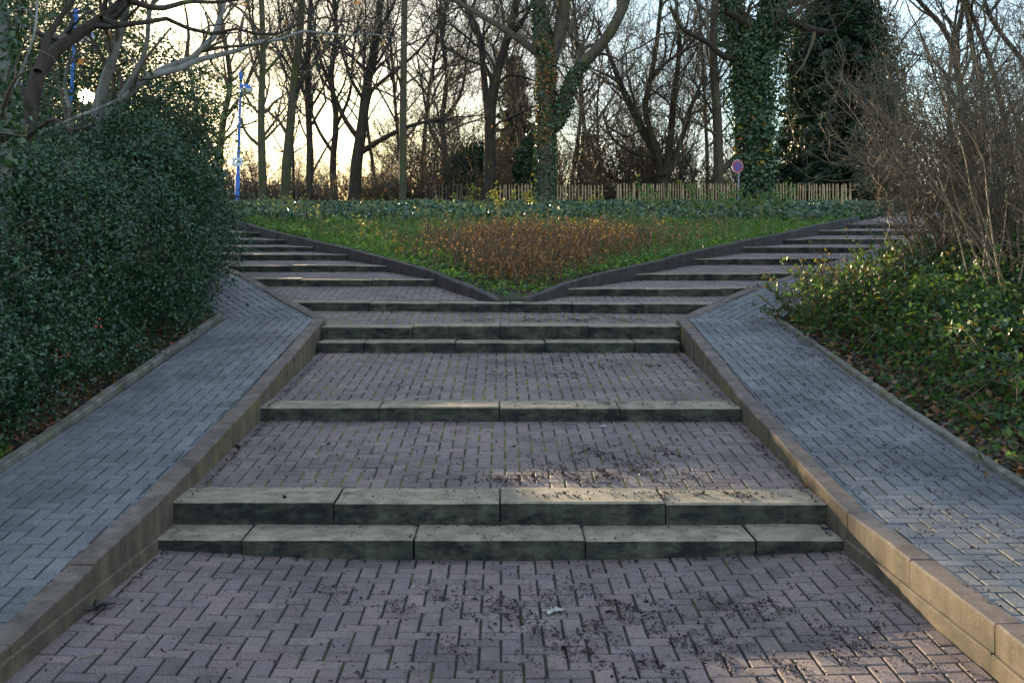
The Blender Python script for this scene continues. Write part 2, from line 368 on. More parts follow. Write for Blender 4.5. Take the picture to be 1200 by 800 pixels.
pave('lowest landing of purple brick herringbone paving in front of the bottom steps', [(-2.10, 2.6), (2.10, 2.6), (2.0, 5.84), (-2.0, 5.84)], floor_z, [M_BRICK, M_JOINT3], sink=0.009)
pave('brick landing between the bottom double step and the single step', [(-2.03, 6.1 + TR), (2.03, 6.1 + TR), (2.03, 8.30), (-2.03, 8.30)], flight(S[2][1] - .004, 6.1 + TR, S[3][1] - .115, 8.3), MB, off=(0.03, 0.0))
pave('brick landing between the single step and the upper double step', [(-2.03, 8.265 + TR), (2.03, 8.265 + TR), (2.03, 11.03), (-2.03, 11.03)], flight(S[3][1] - .004, 8.265 + TR, S[4][1] - .115, 11.03), MB, jx=0.0075, off=(0.05, 0.03), sink=.004)
s6 = lambda x: 12.5 - 0.055 * x
pave('brick landing where the path splits, touched by yellow moss', [(lo(11.66), 11.66), (ro(11.66), 11.66), (ro(12.4), 12.4), (ro(12.4) - .1, 12.42), (lo(12.7), 12.72)], flight(S[5][1] - .004, 11.66, LA[6][1] - .115, 12.6), [M_BRICK, joint_mat('yellow_moss_joint', 0.3)], jx=0.0085, jy=.005, sink=.0035)
def arm(A, fo, fi, side, n):
    for i in range(6, n):
        (ya, za), (yb, zb) = A[i], A[i + 1]
        y0_ = ya + TR - 0.02
        if i == 6:
            y0_ = ya + TR - 0.0
        reg = [(fo(y0_), y0_), (fi(y0_), y0_), (fi(yb + .03), yb + .03), (fo(yb + .03), yb + .03)]
        pave('brick tread on the %s flight above its %s step' % (side, ORD[i - 6]), reg, flight(za - .004, y0_, zb - .105, yb), MB)
ORD = ['first', 'second', 'third', 'fourth', 'fifth', 'sixth', 'seventh', 'eighth', 'ninth']
arm(LA, lo, li, 'left-hand', 14); arm(RA, ro, ri, 'right-hand', 13)
KW = 0.13
pave('grey brick ramp beside the hedge on the left', [(-2.0 - KW - .08, 2.6), (-2.0 - KW, 5.8), (-2.0 - KW - .02, 8.3), (-2.05 - KW, BEND + .03), (-3.27, BEND + .03), (-3.20, 5.8), (-3.2, 2.6)], lambda x, y: float(lz(y)) - 0.006, MG, jx=0.0055, jy=0.004, sink=0.008)
pave('grey brick ramp beside the ivy bed on the right', [(2.0 + KW + .08, 2.6), (3.22, 2.6), (3.22, 6.0), (3.20, BEND + .03), (2.06 + KW, BEND + .03), (2.0 + KW + .01, 8.3), (2.0 + KW, 5.8)], lambda x, y: float(rz(y)) - 0.006, MG, jx=0.0055, jy=0.004, sink=0.008)
aL = math.atan(0.585); aR = -math.atan(0.75)
pave('grey brick ramp climbing left beside the left flight', [(lo(BEND + .04) - .15, BEND + .04), (lo(22) - .15, 22), (-3.30 - .585 * (22 - BEND), 22), (-3.30, BEND + .04)], lambda x, y: float(lz(y)) - 0.006, MG, rot=aL, off=(-2, 11.6))
pave('grey brick ramp climbing right beside the right flight', [(ro(BEND + .04) + .16, BEND + .04), (3.26, BEND + .04), (3.26 + .75 * (22 - BEND), 22), (ro(22) + .16, 22)], lambda x, y: float(rz(y)) - 0.006, MG, rot=aR, off=(2, 11.6))
# level ground at the head of both flights
for sgn, f1, f2, pr, lab in ((-1, lo, li, lz, 'path leading on from the head of the left flight'), (1, ro, ri, rz, 'path leading on from the head of the right flight')):
    pm = PolyMesh(); ya = 24.2 if sgn < 0 else 23.1
    q = ccw([(f1(ya), ya), (f2(ya), ya), (f2(ya + 4), ya + 4), (f1(ya + 4), ya + 4)])
    pm.prism(q, [float(pr(p[1])) for p in q], 1.9, 0.004)
    tag(link('path', pm.mesh('path', M_BRICK)), lab, 'path', kind='structure')

# ------------------------------------------------------------------ stone steps
def step_row(name, label, y, z, x0, x1, joints, ang=0.0, riser=0.16, depth=TR, regf=None, seed=0, ys=0.0):
    """one step: a row of stone blocks; x0..x1, split at joints; regf clips the plan."""
    rr = random.Random(seed); mid = 0.5 * (x0 + x1)
    t = empty(name, (mid, y + depth / 2, z - riser), label, 'step')
    cuts = [x0] + sorted(joints) + [x1]
    for a, b in zip(cuts[:-1], cuts[1:]):
        g_ = 0.004; dz = rr.gauss(0, 0.004); dy = rr.gauss(0, 0.006)
        ya = lambda x: y + ang * (x - mid) + dy
        q = [(a + g_, ya(a)), (b - g_, ya(b)), (b - g_, ya(b) + depth), (a + g_, ya(a) + depth)]
        if regf: q = clip(q, regf)
        if not q: continue
        pm = PolyMesh(); q = ccw(q)
        zt = [z + dz + ys * (p[0] - mid) + rr.gauss(0, 0.0015) for p in q]
        pm.rough(q, zt, z - 0.26, 0.011, 0, 1, rr)
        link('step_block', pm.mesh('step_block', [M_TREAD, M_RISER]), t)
    return t
step_row('stone_step', 'lowest stone step, a row of five blocks meeting the bottom brick landing', *S[1], -2.02, 2.0, [P(283, 632, 5.8)[0], P(485, 632, 5.8)[0], P(686, 632, 5.8)[0], P(886, 632, 5.8)[0]], seed=1, depth=.34)
step_row('stone_step', 'second stone step from the bottom, four pale topped blocks above the lowest step', *S[2], -2.03, 2.01, [P(391.5, 588, 6.1)[0], P(586, 588, 6.1)[0], P(780, 588, 6.1)[0]], seed=2)
step_row('stone_step', 'single stone step standing alone between two wide brick landings', *S[3], -2.02, 2.0, [P(444, 477, 8.265)[0], P(585.3, 477, 8.265)[0], P(726.7, 477, 8.265)[0]], seed=3)
step_row('stone_step', 'lower stone step of the upper double step, five blocks wide', *S[4], -2.03, 1.98, [P(426.7, 400, 11)[0], P(533.3, 400, 11)[0], P(639, 400, 11)[0], P(744, 400, 11)[0]], seed=4, depth=.35)
step_row('stone_step', 'upper stone step of the upper double step, four blocks below the split', *S[5], -2.04, 2.04, [P(483.5, 382, 11.32)[0], P(586.6, 382, 11.32)[0], P(690, 382, 11.32)[0]], seed=5)
reg6 = ccw([(lo(12.0) - .0, 12.0), (ro(12.0), 12.0), (ro(13.2), 13.2), (lo(13.2), 13.2)])
t6 = step_row('stone_step', 'wide stone step at the tip of the planted wedge where the path forks', 12.5, 0.5 * (LA[6][1] + RA[6][1]), lo(12.8), ro(12.5), [P(350 + 82, 350, 12.6)[0], P(514.5, 350, 12.6)[0], P(598, 350, 12.5)[0], P(671, 350, 12.4)[0], P(752, 350, 12.4)[0]], ang=-0.055, regf=reg6, seed=6, ys=-0.002)
ORDL = ['second', 'third', 'fourth', 'fifth', 'sixth', 'seventh', 'eighth', 'topmost']
for A, fo, fi, side, n in ((LA, lo, li, 'left-hand', 14), (RA, ro, ri, 'right-hand', 13)):
    for i in range(7, n + 1):
        y, z = A[i]; w_ = 0.06
        x0, x1 = sorted((fo(y), fi(y))); rr = random.Random(i * 7 + n)
        reg = ccw([(fo(y - .1) + (-w_ if side[0] == 'l' else w_), y - .1), (fi(y - .1), y - .1), (fi(y + .6), y + .6), (fo(y + .6) + (-w_ if side[0] == 'l' else w_), y + .6)])
        xa, xb = min(p[0] for p in reg), max(p[0] for p in reg)
        j0 = x0 + rr.uniform(0.3, 1.1); js = [v for v in np.arange(j0, x1 - .15, 1.0 + rr.uniform(0, .05))]
        lab = ('topmost' if i == n else ORDL[i - 7]) + ' stone step counted from the fork up the %s flight' % side
        step_row('stone_step', lab, y, z, xa, xb, js, regf=reg, seed=i + n * 3)

# ------------------------------------------------------------------ kerbs
def kerb(name, label, pts, zf, width, depth, side, mats, seg=1.0, base=None, part='kerb_block', bev=0.010, zlow=None):
    """pts: plan polyline of the edge facing the stairs; width is laid to 'side' (+1: +x, -1: -x)."""
    t = empty(name, (pts[0][0], pts[0][1], zf(pts[0][1]) - depth), label, 'kerb')
    rr = random.Random(len(label))
    for (xa, ya), (xb, yb) in zip(pts[:-1], pts[1:]):
        ln = math.hypot(xb - xa, yb - ya); n = max(1, round(ln / seg))
        for k in range(n):
            g0, g1 = k / n + .0038 / ln, (k + 1) / n - .0038 / ln
            a = (xa + (xb - xa) * g0, ya + (yb - ya) * g0); b = (xa + (xb - xa) * g1, ya + (yb - ya) * g1)
            o_ = side * width * math.hypot(1, (xb - xa) / (yb - ya))
            jx = rr.gauss(0, .0035); jz = rr.gauss(0, .0035)
            q = ccw([(a[0] + jx, a[1]), (a[0] + o_ + jx, a[1]), (b[0] + o_ + jx, b[1]), (b[0] + jx, b[1])])
            pm = PolyMesh(); za = min(zf(a[1]), zf(b[1])) - depth
            pm.rough(q, [zf(p[1]) + jz for p in q], za, bev, 0, 1, rr, step=.12, j=.0022)
            link(part, pm.mesh(part, mats), t)
    return t
ML = [M_KERB, M_KERBSIDE]
def kp(prof, x): return [(x(y), y) for y in prof]
lk = [(-2.085, 3.0), (-2.07, 4.2), (-2.0, 5.75), (-2.0, 8.3), (-2.045, BEND)]
rk = [(2.10, 3.0), (2.085, 4.2), (2.0, 5.75), (2.0, 8.3), (2.055, BEND)]
kl = kerb('kerb', 'concrete kerb in shade rising along the left side of the lower steps', lk, lambda y: float(lz(y)) + .004, KW, 0.42, -1, ML)
kr = kerb('kerb', 'sunlit mossy concrete kerb rising along the right side of the lower steps', rk, lambda y: float(rz(y)) + .004, KW, 0.42, 1, ML)
for k_, pts, s_ in ((kl, lk[:3], 1), (kr, rk[:3], -1)):
    for (xa, ya), (xb, yb) in zip(pts[:-1], pts[1:]):
        pm = PolyMesh(); q = ccw([(xa - s_ * .02, ya), (xa + s_ * .022, ya), (xb + s_ * .022, yb - .002), (xb - s_ * .02, yb - .002)])
        pm.prism(q, [floor_z(2, p[1]) + 0.085 for p in q], -0.2, 0.008)
        link('kerb_foot', pm.mesh('kerb_foot', M_KERBSIDE), k_)
kerb('kerb', 'concrete kerb between the left flight and its grey ramp', [(lo(BEND + .01), BEND + .01), (lo(22.5), 22.5)], lambda y: float(lz(y)) + .006, KW, 0.35, -1, ML)
kerb('kerb', 'concrete kerb between the right flight and its grey ramp', [(ro(BEND + .01), BEND + .01), (ro(22.5), 22.5)], lambda y: float(rz(y)) + .006, KW, 0.35, 1, ML)
kerb('bed_kerb', 'dark edging along the left flight holding the planted wedge', [(li(12.66), 12.66), (li(24.5), 24.5)], lambda y: float(lz(y)) + .015 + .07 * min(1, (y - 12.6) / 1.6), 0.09, 0.5, 1, [M_BEDKERB, M_BEDKERB])
kerb('bed_kerb', 'dark edging along the right flight holding the planted wedge', [(ri(12.62), 12.62), (ri(23.6), 23.6)], lambda y: float(rz(y)) + .0 + .10 * min(1, (y - 12.5) / 1.4), 0.09, 0.5, -1, [M_BEDKERB, M_BEDKERB])
kerb('edging', 'low concrete edging between the left ramp and the hedge', [(-3.20, 3.0), (-3.20, 6.0), (-3.28, 11.75)], lambda y: float(lz(y)) + .035, 0.08, 0.2, -1, [M_EDGE, M_EDGE], part='edging_block')
kerb('edging', 'sunlit low concrete edging between the right ramp and the ivy bed', [(3.22, 3.0), (3.22, 6.0), (3.17, 11.45)], lambda y: float(rz(y)) + .045, 0.06, 0.2, 1, [M_EDGE, M_EDGE], part='edging_block')

# ------------------------------------------------------------------ plant builders
def unit(v): return v / np.maximum(np.linalg.norm(v, axis=-1, keepdims=True), 1e-9)
def perp(v, rng):
    a = unit(np.cross(v, rng.normal(size=v.shape))); return a
def leaf_quads(rng, p, size, nrm=None, bias=0.0, aspect=0.5, fold=0.18, droop=0.0, axis=None):
    """one folded, pointed quad per leaf."""
    n = len(p); size = np.broadcast_to(np.asarray(size, float), (n,))[:, None] * rng.uniform(0.65, 1.25, (n, 1))
    nn = rng.normal(size=(n, 3))
    if nrm is not None: nn = nn + np.asarray(nrm) * bias
    nn = unit(nn)
    a = perp(nn, rng) if axis is None else unit(axis + 0.25 * rng.normal(size=(n, 3)))
    if droop: a = unit(a + np.array([0, 0, -droop]))
    b = unit(np.cross(nn, a)); wd = aspect * 0.5 * size
    mid = p + a * size * 0.45 + nn * size * fold
    return np.stack([p, mid - b * wd, p + a * size, mid + b * wd], 1)
def leaf_mesh(name, quads, m, rng, rnd=None):
    n = len(quads); f = np.arange(n * 4).reshape(n, 4)
    return npmesh(name, quads.reshape(-1, 3), f, m, rng.random(n) if rnd is None else rnd)

class Tubes:
    def __init__(s): s.b = []
    def add(s, pts, rad, S): s.b.append((np.asarray(pts, float), np.asarray(rad, float), S))
    def mesh(s, name, mats, rng=None):
        vs, fs, off = [], [], 0
        for pts, rad, S in s.b:
            B, K, _ = pts.shape
            tg = np.gradient(pts, axis=1); tg = unit(tg)
            m = unit(tg.mean(1)); ref = np.where(np.abs(m[:, 2:3]) < 0.75, np.array([[0, 0, 1.0]]), np.array([[1.0, 0.1, 0]]))
            n1 = unit(np.cross(tg, ref[:, None, :])); n2 = np.cross(tg, n1)
            an = np.arange(S) / S * 2 * math.pi
            v = pts[:, :, None] + rad[:, :, None, None] * (np.cos(an)[:, None] * n1[:, :, None] + np.sin(an)[:, None] * n2[:, :, None])
            idx = np.arange(B * K * S).reshape(B, K, S) + off
            nxt = np.roll(idx, -1, 2)
            f = np.stack([idx[:, :-1], nxt[:, :-1], nxt[:, 1:], idx[:, 1:]], -1).reshape(-1, 4)
            vs.append(v.reshape(-1, 3)); fs.append(f); off += B * K * S
        f = np.concatenate(fs)
        return npmesh(name, np.concatenate(vs), f, mats, rnd=(rng.random(len(f)) if rng is not None else None), smooth=True)

def resample(pts, rad, K):
    pts = np.asarray(pts, float); d = np.r_[0, np.cumsum(np.linalg.norm(np.diff(pts, axis=0), axis=1))]
    # smooth through the points (Catmull-Rom by dense cubic), then even steps
    t = np.linspace(0, 1, len(pts)); T = np.linspace(0, 1, 60); out = []
    n = len(pts)
    for q in T * (n - 1):
        i = min(int(q), n - 2); f = q - i
        p0, p1, p2, p3 = pts[max(i - 1, 0)], pts[i], pts[i + 1], pts[min(i + 2, n - 1)]
        out.append(0.5 * ((2 * p1) + (-p0 + p2) * f + (2 * p0 - 5 * p1 + 4 * p2 - p3) * f * f + (-p0 + 3 * p1 - 3 * p2 + p3) * f ** 3))
    out = np.array(out); rr = np.interp(T, t, rad)
    D = np.r_[0, np.cumsum(np.linalg.norm(np.diff(out, axis=0), axis=1))]; q = np.linspace(0, D[-1], K)
    return np.stack([np.interp(q, D, out[:, k]) for k in range(3)], 1), np.interp(q, D, rr)

def sprout(rng, pts, rad, spec):
    """children of the branches pts (B,K,3) as one batch."""
    B, K, _ = pts.shape; n = spec['n']
    plen = np.linalg.norm(np.diff(pts, axis=1), axis=2).sum(1)
    if spec.get('perm'):                                   # so many per metre
        cnt = np.maximum(1, rng.poisson(np.clip(plen * spec['perm'], 0, 400))); bi = np.repeat(np.arange(B), cnt)
    else: bi = np.repeat(np.arange(B), n)
    M = len(bi)
    t = spec.get('t0', 0.25) + (spec.get('t1', 1.0) - spec.get('t0', 0.25)) * rng.random(M) ** spec.get('tp', 0.8)
    q = t * (K - 1); i = np.minimum(q.astype(int), K - 2); f = (q - i)[:, None]
    st = pts[bi, i] * (1 - f) + pts[bi, i + 1] * f
    tg = unit(pts[bi, i + 1] - pts[bi, i]); r = rad[bi, i] * (1 - f[:, 0]) + rad[bi, i + 1] * f[:, 0]
    a = np.radians(rng.uniform(*spec.get('ang', (30, 60)), M))[:, None]
    side = perp(tg, rng); d = tg * np.cos(a) + side * np.sin(a)
    d = unit(d + np.array([0, 0, spec.get('up', 0.15)]) + np.asarray(spec.get('pull', (0, 0, 0))))
    lo_, hi_ = spec['len']
    ln = rng.uniform(lo_, hi_, M) * (plen[bi] if spec.get('rel', True) else 1.0)
    if spec.get('rel', True): ln = ln * (1.15 - 0.6 * t)
    ln = np.clip(ln, 0, spec.get('max', 9))
    k = spec.get('K', 4); out = np.empty((M, k, 3)); out[:, 0] = st; dd = d
    for s in range(1, k):
        dd = unit(dd + rng.normal(size=(M, 3)) * spec.get('wander', 0.22) + np.array([0, 0, spec.get('curl', 0.05)]))
        out[:, s] = out[:, s - 1] + dd * (ln / (k - 1))[:, None]
    r0 = np.minimum(r * spec.get('rf', 0.62), spec.get('rmax', 1.0)); r0 = np.maximum(r0, spec.get('rmin', 0.003))
    tip = np.maximum(r0 * spec.get('tip', 0.35), spec.get('rtip', 0.0022))
    rads = r0[:, None] + (tip - r0)[:, None] * np.linspace(0, 1, k)[None]
    return out, rads

def branching(rng, limbs, specs, S=(7, 4, 3, 3, 3)):
    """limbs: list of (pts, rad) -> (limb tubes, twig tubes, all batches)."""
    K = 14
    lp = np.stack([resample(p, r, K)[0] for p, r in limbs]); lr = np.stack([resample(p, r, K)[1] for p, r in limbs])
    tw = Tubes(); batches = [(lp, lr)]; cur = (lp, lr)
    for d, sp in enumerate(specs):
        nw = sprout(rng, cur[0], cur[1], sp); tw.add(nw[0], nw[1], sp.get('S', S[min(d + 1, 4)])); batches.append(nw)
        if sp.get('also'):                                  # twigs grow on the thicker wood too
            for b in batches[:-1][-sp['also']:]:
                pass
        cur = nw
    return lp, lr, tw, batches

M_BARK = bark_mat('grey_brown_bark', (0.045, 0.036, 0.028), (0.11, 0.09, 0.07), (0.09, 0.10, 0.025), 0.35)
M_BARKD = bark_mat('dark_bark', (0.022, 0.017, 0.013), (0.06, 0.046, 0.036), (0.08, 0.11, 0.02), 0.25)
M_BARKG = bark_mat('pale_grey_bark', (0.13, 0.13, 0.12), (0.24, 0.235, 0.215), (0.10, 0.12, 0.05), 0.2)
M_BARKM = bark_mat('mossy_bark', (0.045, 0.04, 0.028), (0.09, 0.08, 0.055), (0.055, 0.07, 0.02), 0.6)
M_TWIG = plain('brown_twig', (0.098, 0.077, 0.048), 0.75, var=0.4, scale=3)
M_TWIGD = plain('dark_twig', (0.035, 0.027, 0.022), 0.8, var=0.4, scale=3)
M_TWIGR = plain('reddish_twig', (0.13, 0.095, 0.052), 0.6, var=0.45, scale=4)
M_TWIGP = plain('pale_twig', (0.22, 0.17, 0.10), 0.6, var=0.5, scale=4)
M_IVY = leaf_mat('ivy_leaf', [(0.0138, 0.0344, 0.0161), (0.0252, 0.0597, 0.0229), (0.0402, 0.0861, 0.0321), (0.0688, 0.1148, 0.0344)], rough=0.33, transl=0.18)
M_IVYB = leaf_mat('blue_green_ivy_leaf', [(0.0256, 0.0576, 0.0384), (0.0448, 0.0928, 0.0576), (0.08, 0.1408, 0.08), (0.16, 0.208, 0.112)], rough=0.30, transl=0.15, spec=0.35)
M_HEDGE = leaf_mat('hedge_leaf', [(0.0084, 0.0279, 0.0131), (0.015, 0.0492, 0.0208), (0.0251, 0.0706, 0.0283), (0.0461, 0.1015, 0.0339), (0.0629, 0.0535, 0.0189)], [0, .35, .7, .95, 1], rough=0.30, transl=0.12, spec=0.45)
M_HOLLY = leaf_mat('dark_evergreen_leaf', [(0.0126, 0.0294, 0.0126), (0.021, 0.0473, 0.0168), (0.0357, 0.0714, 0.0231)], rough=0.32, transl=0.25)
M_GREEN = leaf_mat('fresh_green_leaf', [(0.0443, 0.135, 0.0193), (0.0812, 0.2064, 0.0256), (0.1327, 0.2699, 0.0321), (0.236, 0.2857, 0.0385)], rough=0.4, transl=0.45)
M_BRAMBLE = leaf_mat('bramble_leaf', [(0.0136, 0.0422, 0.014), (0.0273, 0.0791, 0.02), (0.0546, 0.1265, 0.022), (0.1183, 0.1687, 0.03), (0.182, 0.0949, 0.02), (0.1274, 0.0422, 0.0149)], [0, .3, .62, .86, .95, 1], rough=0.45, transl=0.5)
M_DRY = leaf_mat('dry_brown_leaf', [(0.1266, 0.05, 0.0178), (0.2744, 0.1085, 0.0319), (0.4433, 0.1834, 0.051), (0.5, 0.2835, 0.1021)], rough=0.7, transl=0.35)
M_LITTER = leaf_mat('fallen_leaf', [(0.03, 0.018, 0.012), (0.075, 0.04, 0.02), (0.13, 0.07, 0.03), (0.20, 0.07, 0.02)], rough=0.6, transl=0.1)
M_GRASS = leaf_mat('grass_blade', [(0.0473, 0.1148, 0.0203), (0.0878, 0.1755, 0.0297), (0.1485, 0.216, 0.0405), (0.2565, 0.216, 0.081)], rough=0.5, transl=0.45)
M_WEED = leaf_mat('weed_leaf', [(0.036, 0.084, 0.022), (0.072, 0.132, 0.0275), (0.156, 0.18, 0.033), (0.264, 0.228, 0.044), (0.24, 0.12, 0.044)], [0, .35, .65, .88, 1], rough=0.5, transl=0.45)
M_CONIF = leaf_mat('conifer_spray', [(0.0104, 0.026, 0.0143), (0.0182, 0.0442, 0.0195), (0.0338, 0.0676, 0.026)], rough=0.5, transl=0.12)
M_YELLOW = leaf_mat('yellow_leaf', [(0.24, 0.22, 0.03), (0.32, 0.26, 0.03), (0.16, 0.22, 0.03)], rough=0.4, transl=0.5)
M_ORANGE = leaf_mat('orange_leaf', [(0.34, 0.09, 0.02), (0.36, 0.18, 0.02), (0.36, 0.29, 0.03)], rough=0.45, transl=0.5)

def lumpy(u, s):
    return 1 + 0.13 * np.sin(u[:, 0] * 5.1 + s) * np.sin(u[:, 1] * 4.3 + s * 2) + 0.10 * np.sin(u[:, 2] * 7.0 + u[:, 0] * 3 + s) + 0.09 * np.sin(u[:, 0] * 13 + u[:, 2] * 11 + s) * np.sin(u[:, 1] * 12 - s)
def blob_points(rng, ells, n, inner=0.72, outer=1.06, floor=None, clump=0.0):
    """points in the outer shell of a union of ellipsoids, with their outward directions."""
    ells = np.array(ells, float); vol = (ells[:, 3] * ells[:, 4] + ells[:, 4] * ells[:, 5] + ells[:, 3] * ells[:, 5]); cnt = (vol / vol.sum() * n * 1.5).astype(int)
    P_, N_ = [], []
    for k, (e, c) in enumerate(zip(ells, cnt)):
        u = unit(rng.normal(size=(c, 3))); r = inner + (outer - inner) * rng.random(c) ** 0.6
        p = e[:3] + u * e[3:6] * (r * lumpy(u, k * 1.7 + e[0]))[:, None]
        keep = np.ones(c, bool)
        for j, o in enumerate(ells):
            if j != k: keep &= (((p - o[:3]) / (o[3:6] * inner * 0.98)) ** 2).sum(1) > 1
        if floor is not None: keep &= p[:, 2] > floor(p[:, 0], p[:, 1]) + 0.02
        if clump:
            w_ = np.sin(p[:, 0] * 6.1 + p[:, 2] * 4.7 + k) * np.sin(p[:, 1] * 5.3 - p[:, 2] * 6.3) * np.sin(p[:, 2] * 5.9 + p[:, 0] * 3.1)
            keep &= rng.random(c) < np.clip(1 - clump + clump * (w_ * 3 + 0.9), 0.04, 1)
        P_.append(p[keep]); N_.append(unit(u / e[3:6])[keep])
    return np.concatenate(P_), np.concatenate(N_)

# ------------------------------------------------------------------ hedge shrubs on the left
def shrub(name, label, ells, n, size, m, seed, cat='shrub', berries=0, stems=30, clump=0.25, inner=0.72, aspect=0.55, twigm=None, outl=0, hole=False, knobs=0):
    rng = rng_(seed); c = np.array(ells, float).mean(0); nbig = len(ells)
    if knobs:                                                 # smaller boughs pushing out of the mass
        e0 = np.array(ells, float); k = rng.integers(0, len(e0), knobs); u = unit(rng.normal(size=(knobs, 3)) * [1, 1, .8] + [.35, -.2, .35]); r_ = rng.uniform(.22, .5, (knobs, 1))
        ells = list(ells) + [tuple(v) for v in np.concatenate([e0[k, :3] + u * (e0[k, 3:6] * rng.uniform(.82, .98, (knobs, 1))), r_, r_, r_ * .85], 1) if v[0] + v[3] < -3.12]
    t = empty(name, (c[0], c[1], float(ground_z(c[0], c[1]))), label, cat)
    p, nr = blob_points(rng, ells, n, inner, 1.06, ground_z, clump)
    if hole:                                                  # a gap in the crown, along the low sun's line
        v = p - np.array([0, 0, EYE]); dn = np.array(SUN_DIR); k = np.linalg.norm(v - (v @ dn)[:, None] * dn, axis=1) > .15; p, nr = p[k], nr[k]
    sz = size * (0.75 + 0.75 * rng.random(len(p)) ** 2)
    q = leaf_quads(rng, p, sz, nr + np.array([0, 0, 0.5]), 0.8, aspect, 0.15)
    shoot = None
    if outl:
        i = rng.integers(0, len(p), outl); d = unit(nr[i] + rng.normal(size=(outl, 3)) * 0.5 + [0, 0, .3]); ln = rng.uniform(.12, .5, (outl, 1, 1))
        shoot = p[i][:, None] + d[:, None] * ln * np.linspace(-.5, 1, 4)[None, :, None] + rng.normal(size=(outl, 4, 3)) * .012
        w_ = np.repeat(np.arange(outl), 14); f = rng.uniform(.2, 3, len(w_)); a_ = np.minimum(f.astype(int), 2); f = (f - a_)[:, None]
        q = np.concatenate([q, leaf_quads(rng, shoot[w_, a_] * (1 - f) + shoot[w_, a_ + 1] * f, size * 1.05, None, 0, aspect, .15)])
    link('foliage', leaf_mesh('foliage', q, m, rng), t)
    # stems from the ground out into the leaves
    tb = Tubes(); e = np.array(ells, float)[:nbig]; k = rng.integers(0, len(e), stems * len(e)); u = unit(rng.normal(size=(len(k), 3)) * [1, 1, 0.8] + [0, 0, 0.6])
    end = e[k, :3] + u * e[k, 3:6] * rng.uniform(0.8, 1.12, (len(k), 1)); st = e[k, :3] + rng.normal(size=(len(k), 3)) * e[k, 3:6] * [0.2, 0.2, 0] - np.array([.12, 0, 0])
    st[:, 2] = ground_z(st[:, 0], st[:, 1]) - 0.05
    tt = np.linspace(0, 1, 6)[None, :, None]; bow = rng.normal(size=(len(k), 1, 3)) * 0.12
    pts = st[:, None] * (1 - tt) + end[:, None] * tt + bow * np.sin(tt * math.pi) + np.array([0, 0, 0.25]) * np.sin(tt * math.pi)
    rad = rng.uniform(0.006, 0.018, (len(k), 1)) * (1 - 0.75 * tt[:, :, 0]); tb.add(pts, rad, 4)
    if outl:                                                  # thin shoots poking out of the outline
        tb.add(shoot, np.broadcast_to(np.array([.004, .0035, .003, .002]), (outl, 4)).copy(), 3)
    link('stem', tb.mesh('stem', twigm or M_TWIG, rng), t)
    if berries:
        vis = np.where((p[:, 0] > -5.2) & (nr[:, 0] - nr[:, 1] > 0.6) & (p[:, 2] > 0.9))[0]
        i = rng.choice(vis, berries // 3); b = np.repeat(p[i] + nr[i] * 0.12, 3, 0) + rng.normal(size=(len(i) * 3, 3)) * 0.03
        bm_ = ball_mesh('berry', np.zeros((1, 3)), 0.0105, M_BERRY)
        for c_ in b: link('berry', bm_, t, False).location += Vector(c_)
    return t
def ball_mesh(name, c, r, m):
    o = np.array([[1, 0, 0], [0, 1, 0], [-1, 0, 0], [0, -1, 0], [0, 0, 1], [0, 0, -1.0]]); f = np.array([[0, 1, 4], [1, 2, 4], [2, 3, 4], [3, 0, 4], [1, 0, 5], [2, 1, 5], [3, 2, 5], [0, 3, 5]])
    v = c[:, None] + o[None] * r; ff = f[None] + (np.arange(len(c)) * 6)[:, None, None]
    return npmesh(name, v, ff.reshape(-1, 3), m, smooth=True)
M_BERRY = plain('red_berry', (0.55, 0.045, 0.02), 0.3, var=0.2)
shrub('berry_shrub', 'dark glossy evergreen shrub dotted with red berries beside the grey ramp', [(-4.62, 4.4, .7, 1.2, 1.3, 1.15), (-4.55, 5.9, .9, 1.22, 1.3, 1.25), (-4.62, 7.4, 1.1, 1.28, 1.3, 1.3), (-6.4, 6.5, 1.2, 1.5, 1.9, 1.15), (-6.3, 8.2, 1.35, 1.4, 1.4, 1.2)], 230000, 0.036, M_HEDGE, 11, berries=90, outl=520, knobs=26)
shrub('evergreen_shrub', 'tall dense evergreen shrub overhanging the far end of the low edging', [(-4.62, 8.9, 1.4, 1.25, 1.3, 1.2), (-4.55, 10.4, 1.6, 1.2, 1.3, 1.3), (-4.46, 11.8, 1.9, 1.18, 1.35, 1.5), (-4.65, 12.5, 2.3, .95, 1.2, .95), (-6.2, 10.5, 1.7, 1.4, 1.8, 1.2), (-5.25, 13.7, 2.1, 1.3, 1.3, 1.3), (-6.3, 15.2, 2.3, 1.35, 1.3, 1.3)], 270000, 0.038, M_HEDGE, 12, outl=520, knobs=30)
shrub('holly_bush', 'airy dark holly bush with sky gaps behind the tall evergreen shrub', [(-4.55, 13.0, 3.25, .85, .9, .75), (-5.9, 14.0, 2.75, 1.2, 1.1, .9), (-7.6, 14.6, 3.2, 1.5, 1.2, 1.3)], 52000, 0.05, M_HOLLY, 13, clump=0.8, inner=0.35, stems=14)
shrub('holly_bush', 'tall ragged holly bush against the low sun, behind the leaning limbs', [(-9.95, 18.5, 4.4, 1.6, 1.6, 1.6), (-11.5, 18, 5.2, 2.1, 1.8, 2.6), (-6.5, 18.6, 4.3, 1.5, 1.2, 1.4), (-9.0, 19.6, 6.0, 2.2, 1.6, 1.2), (-7.9, 18.2, 4.2, 1.3, .9, 1.3)], 90000, 0.07, M_HOLLY, 14, hole=True, clump=0.85, inner=0.25, stems=14)

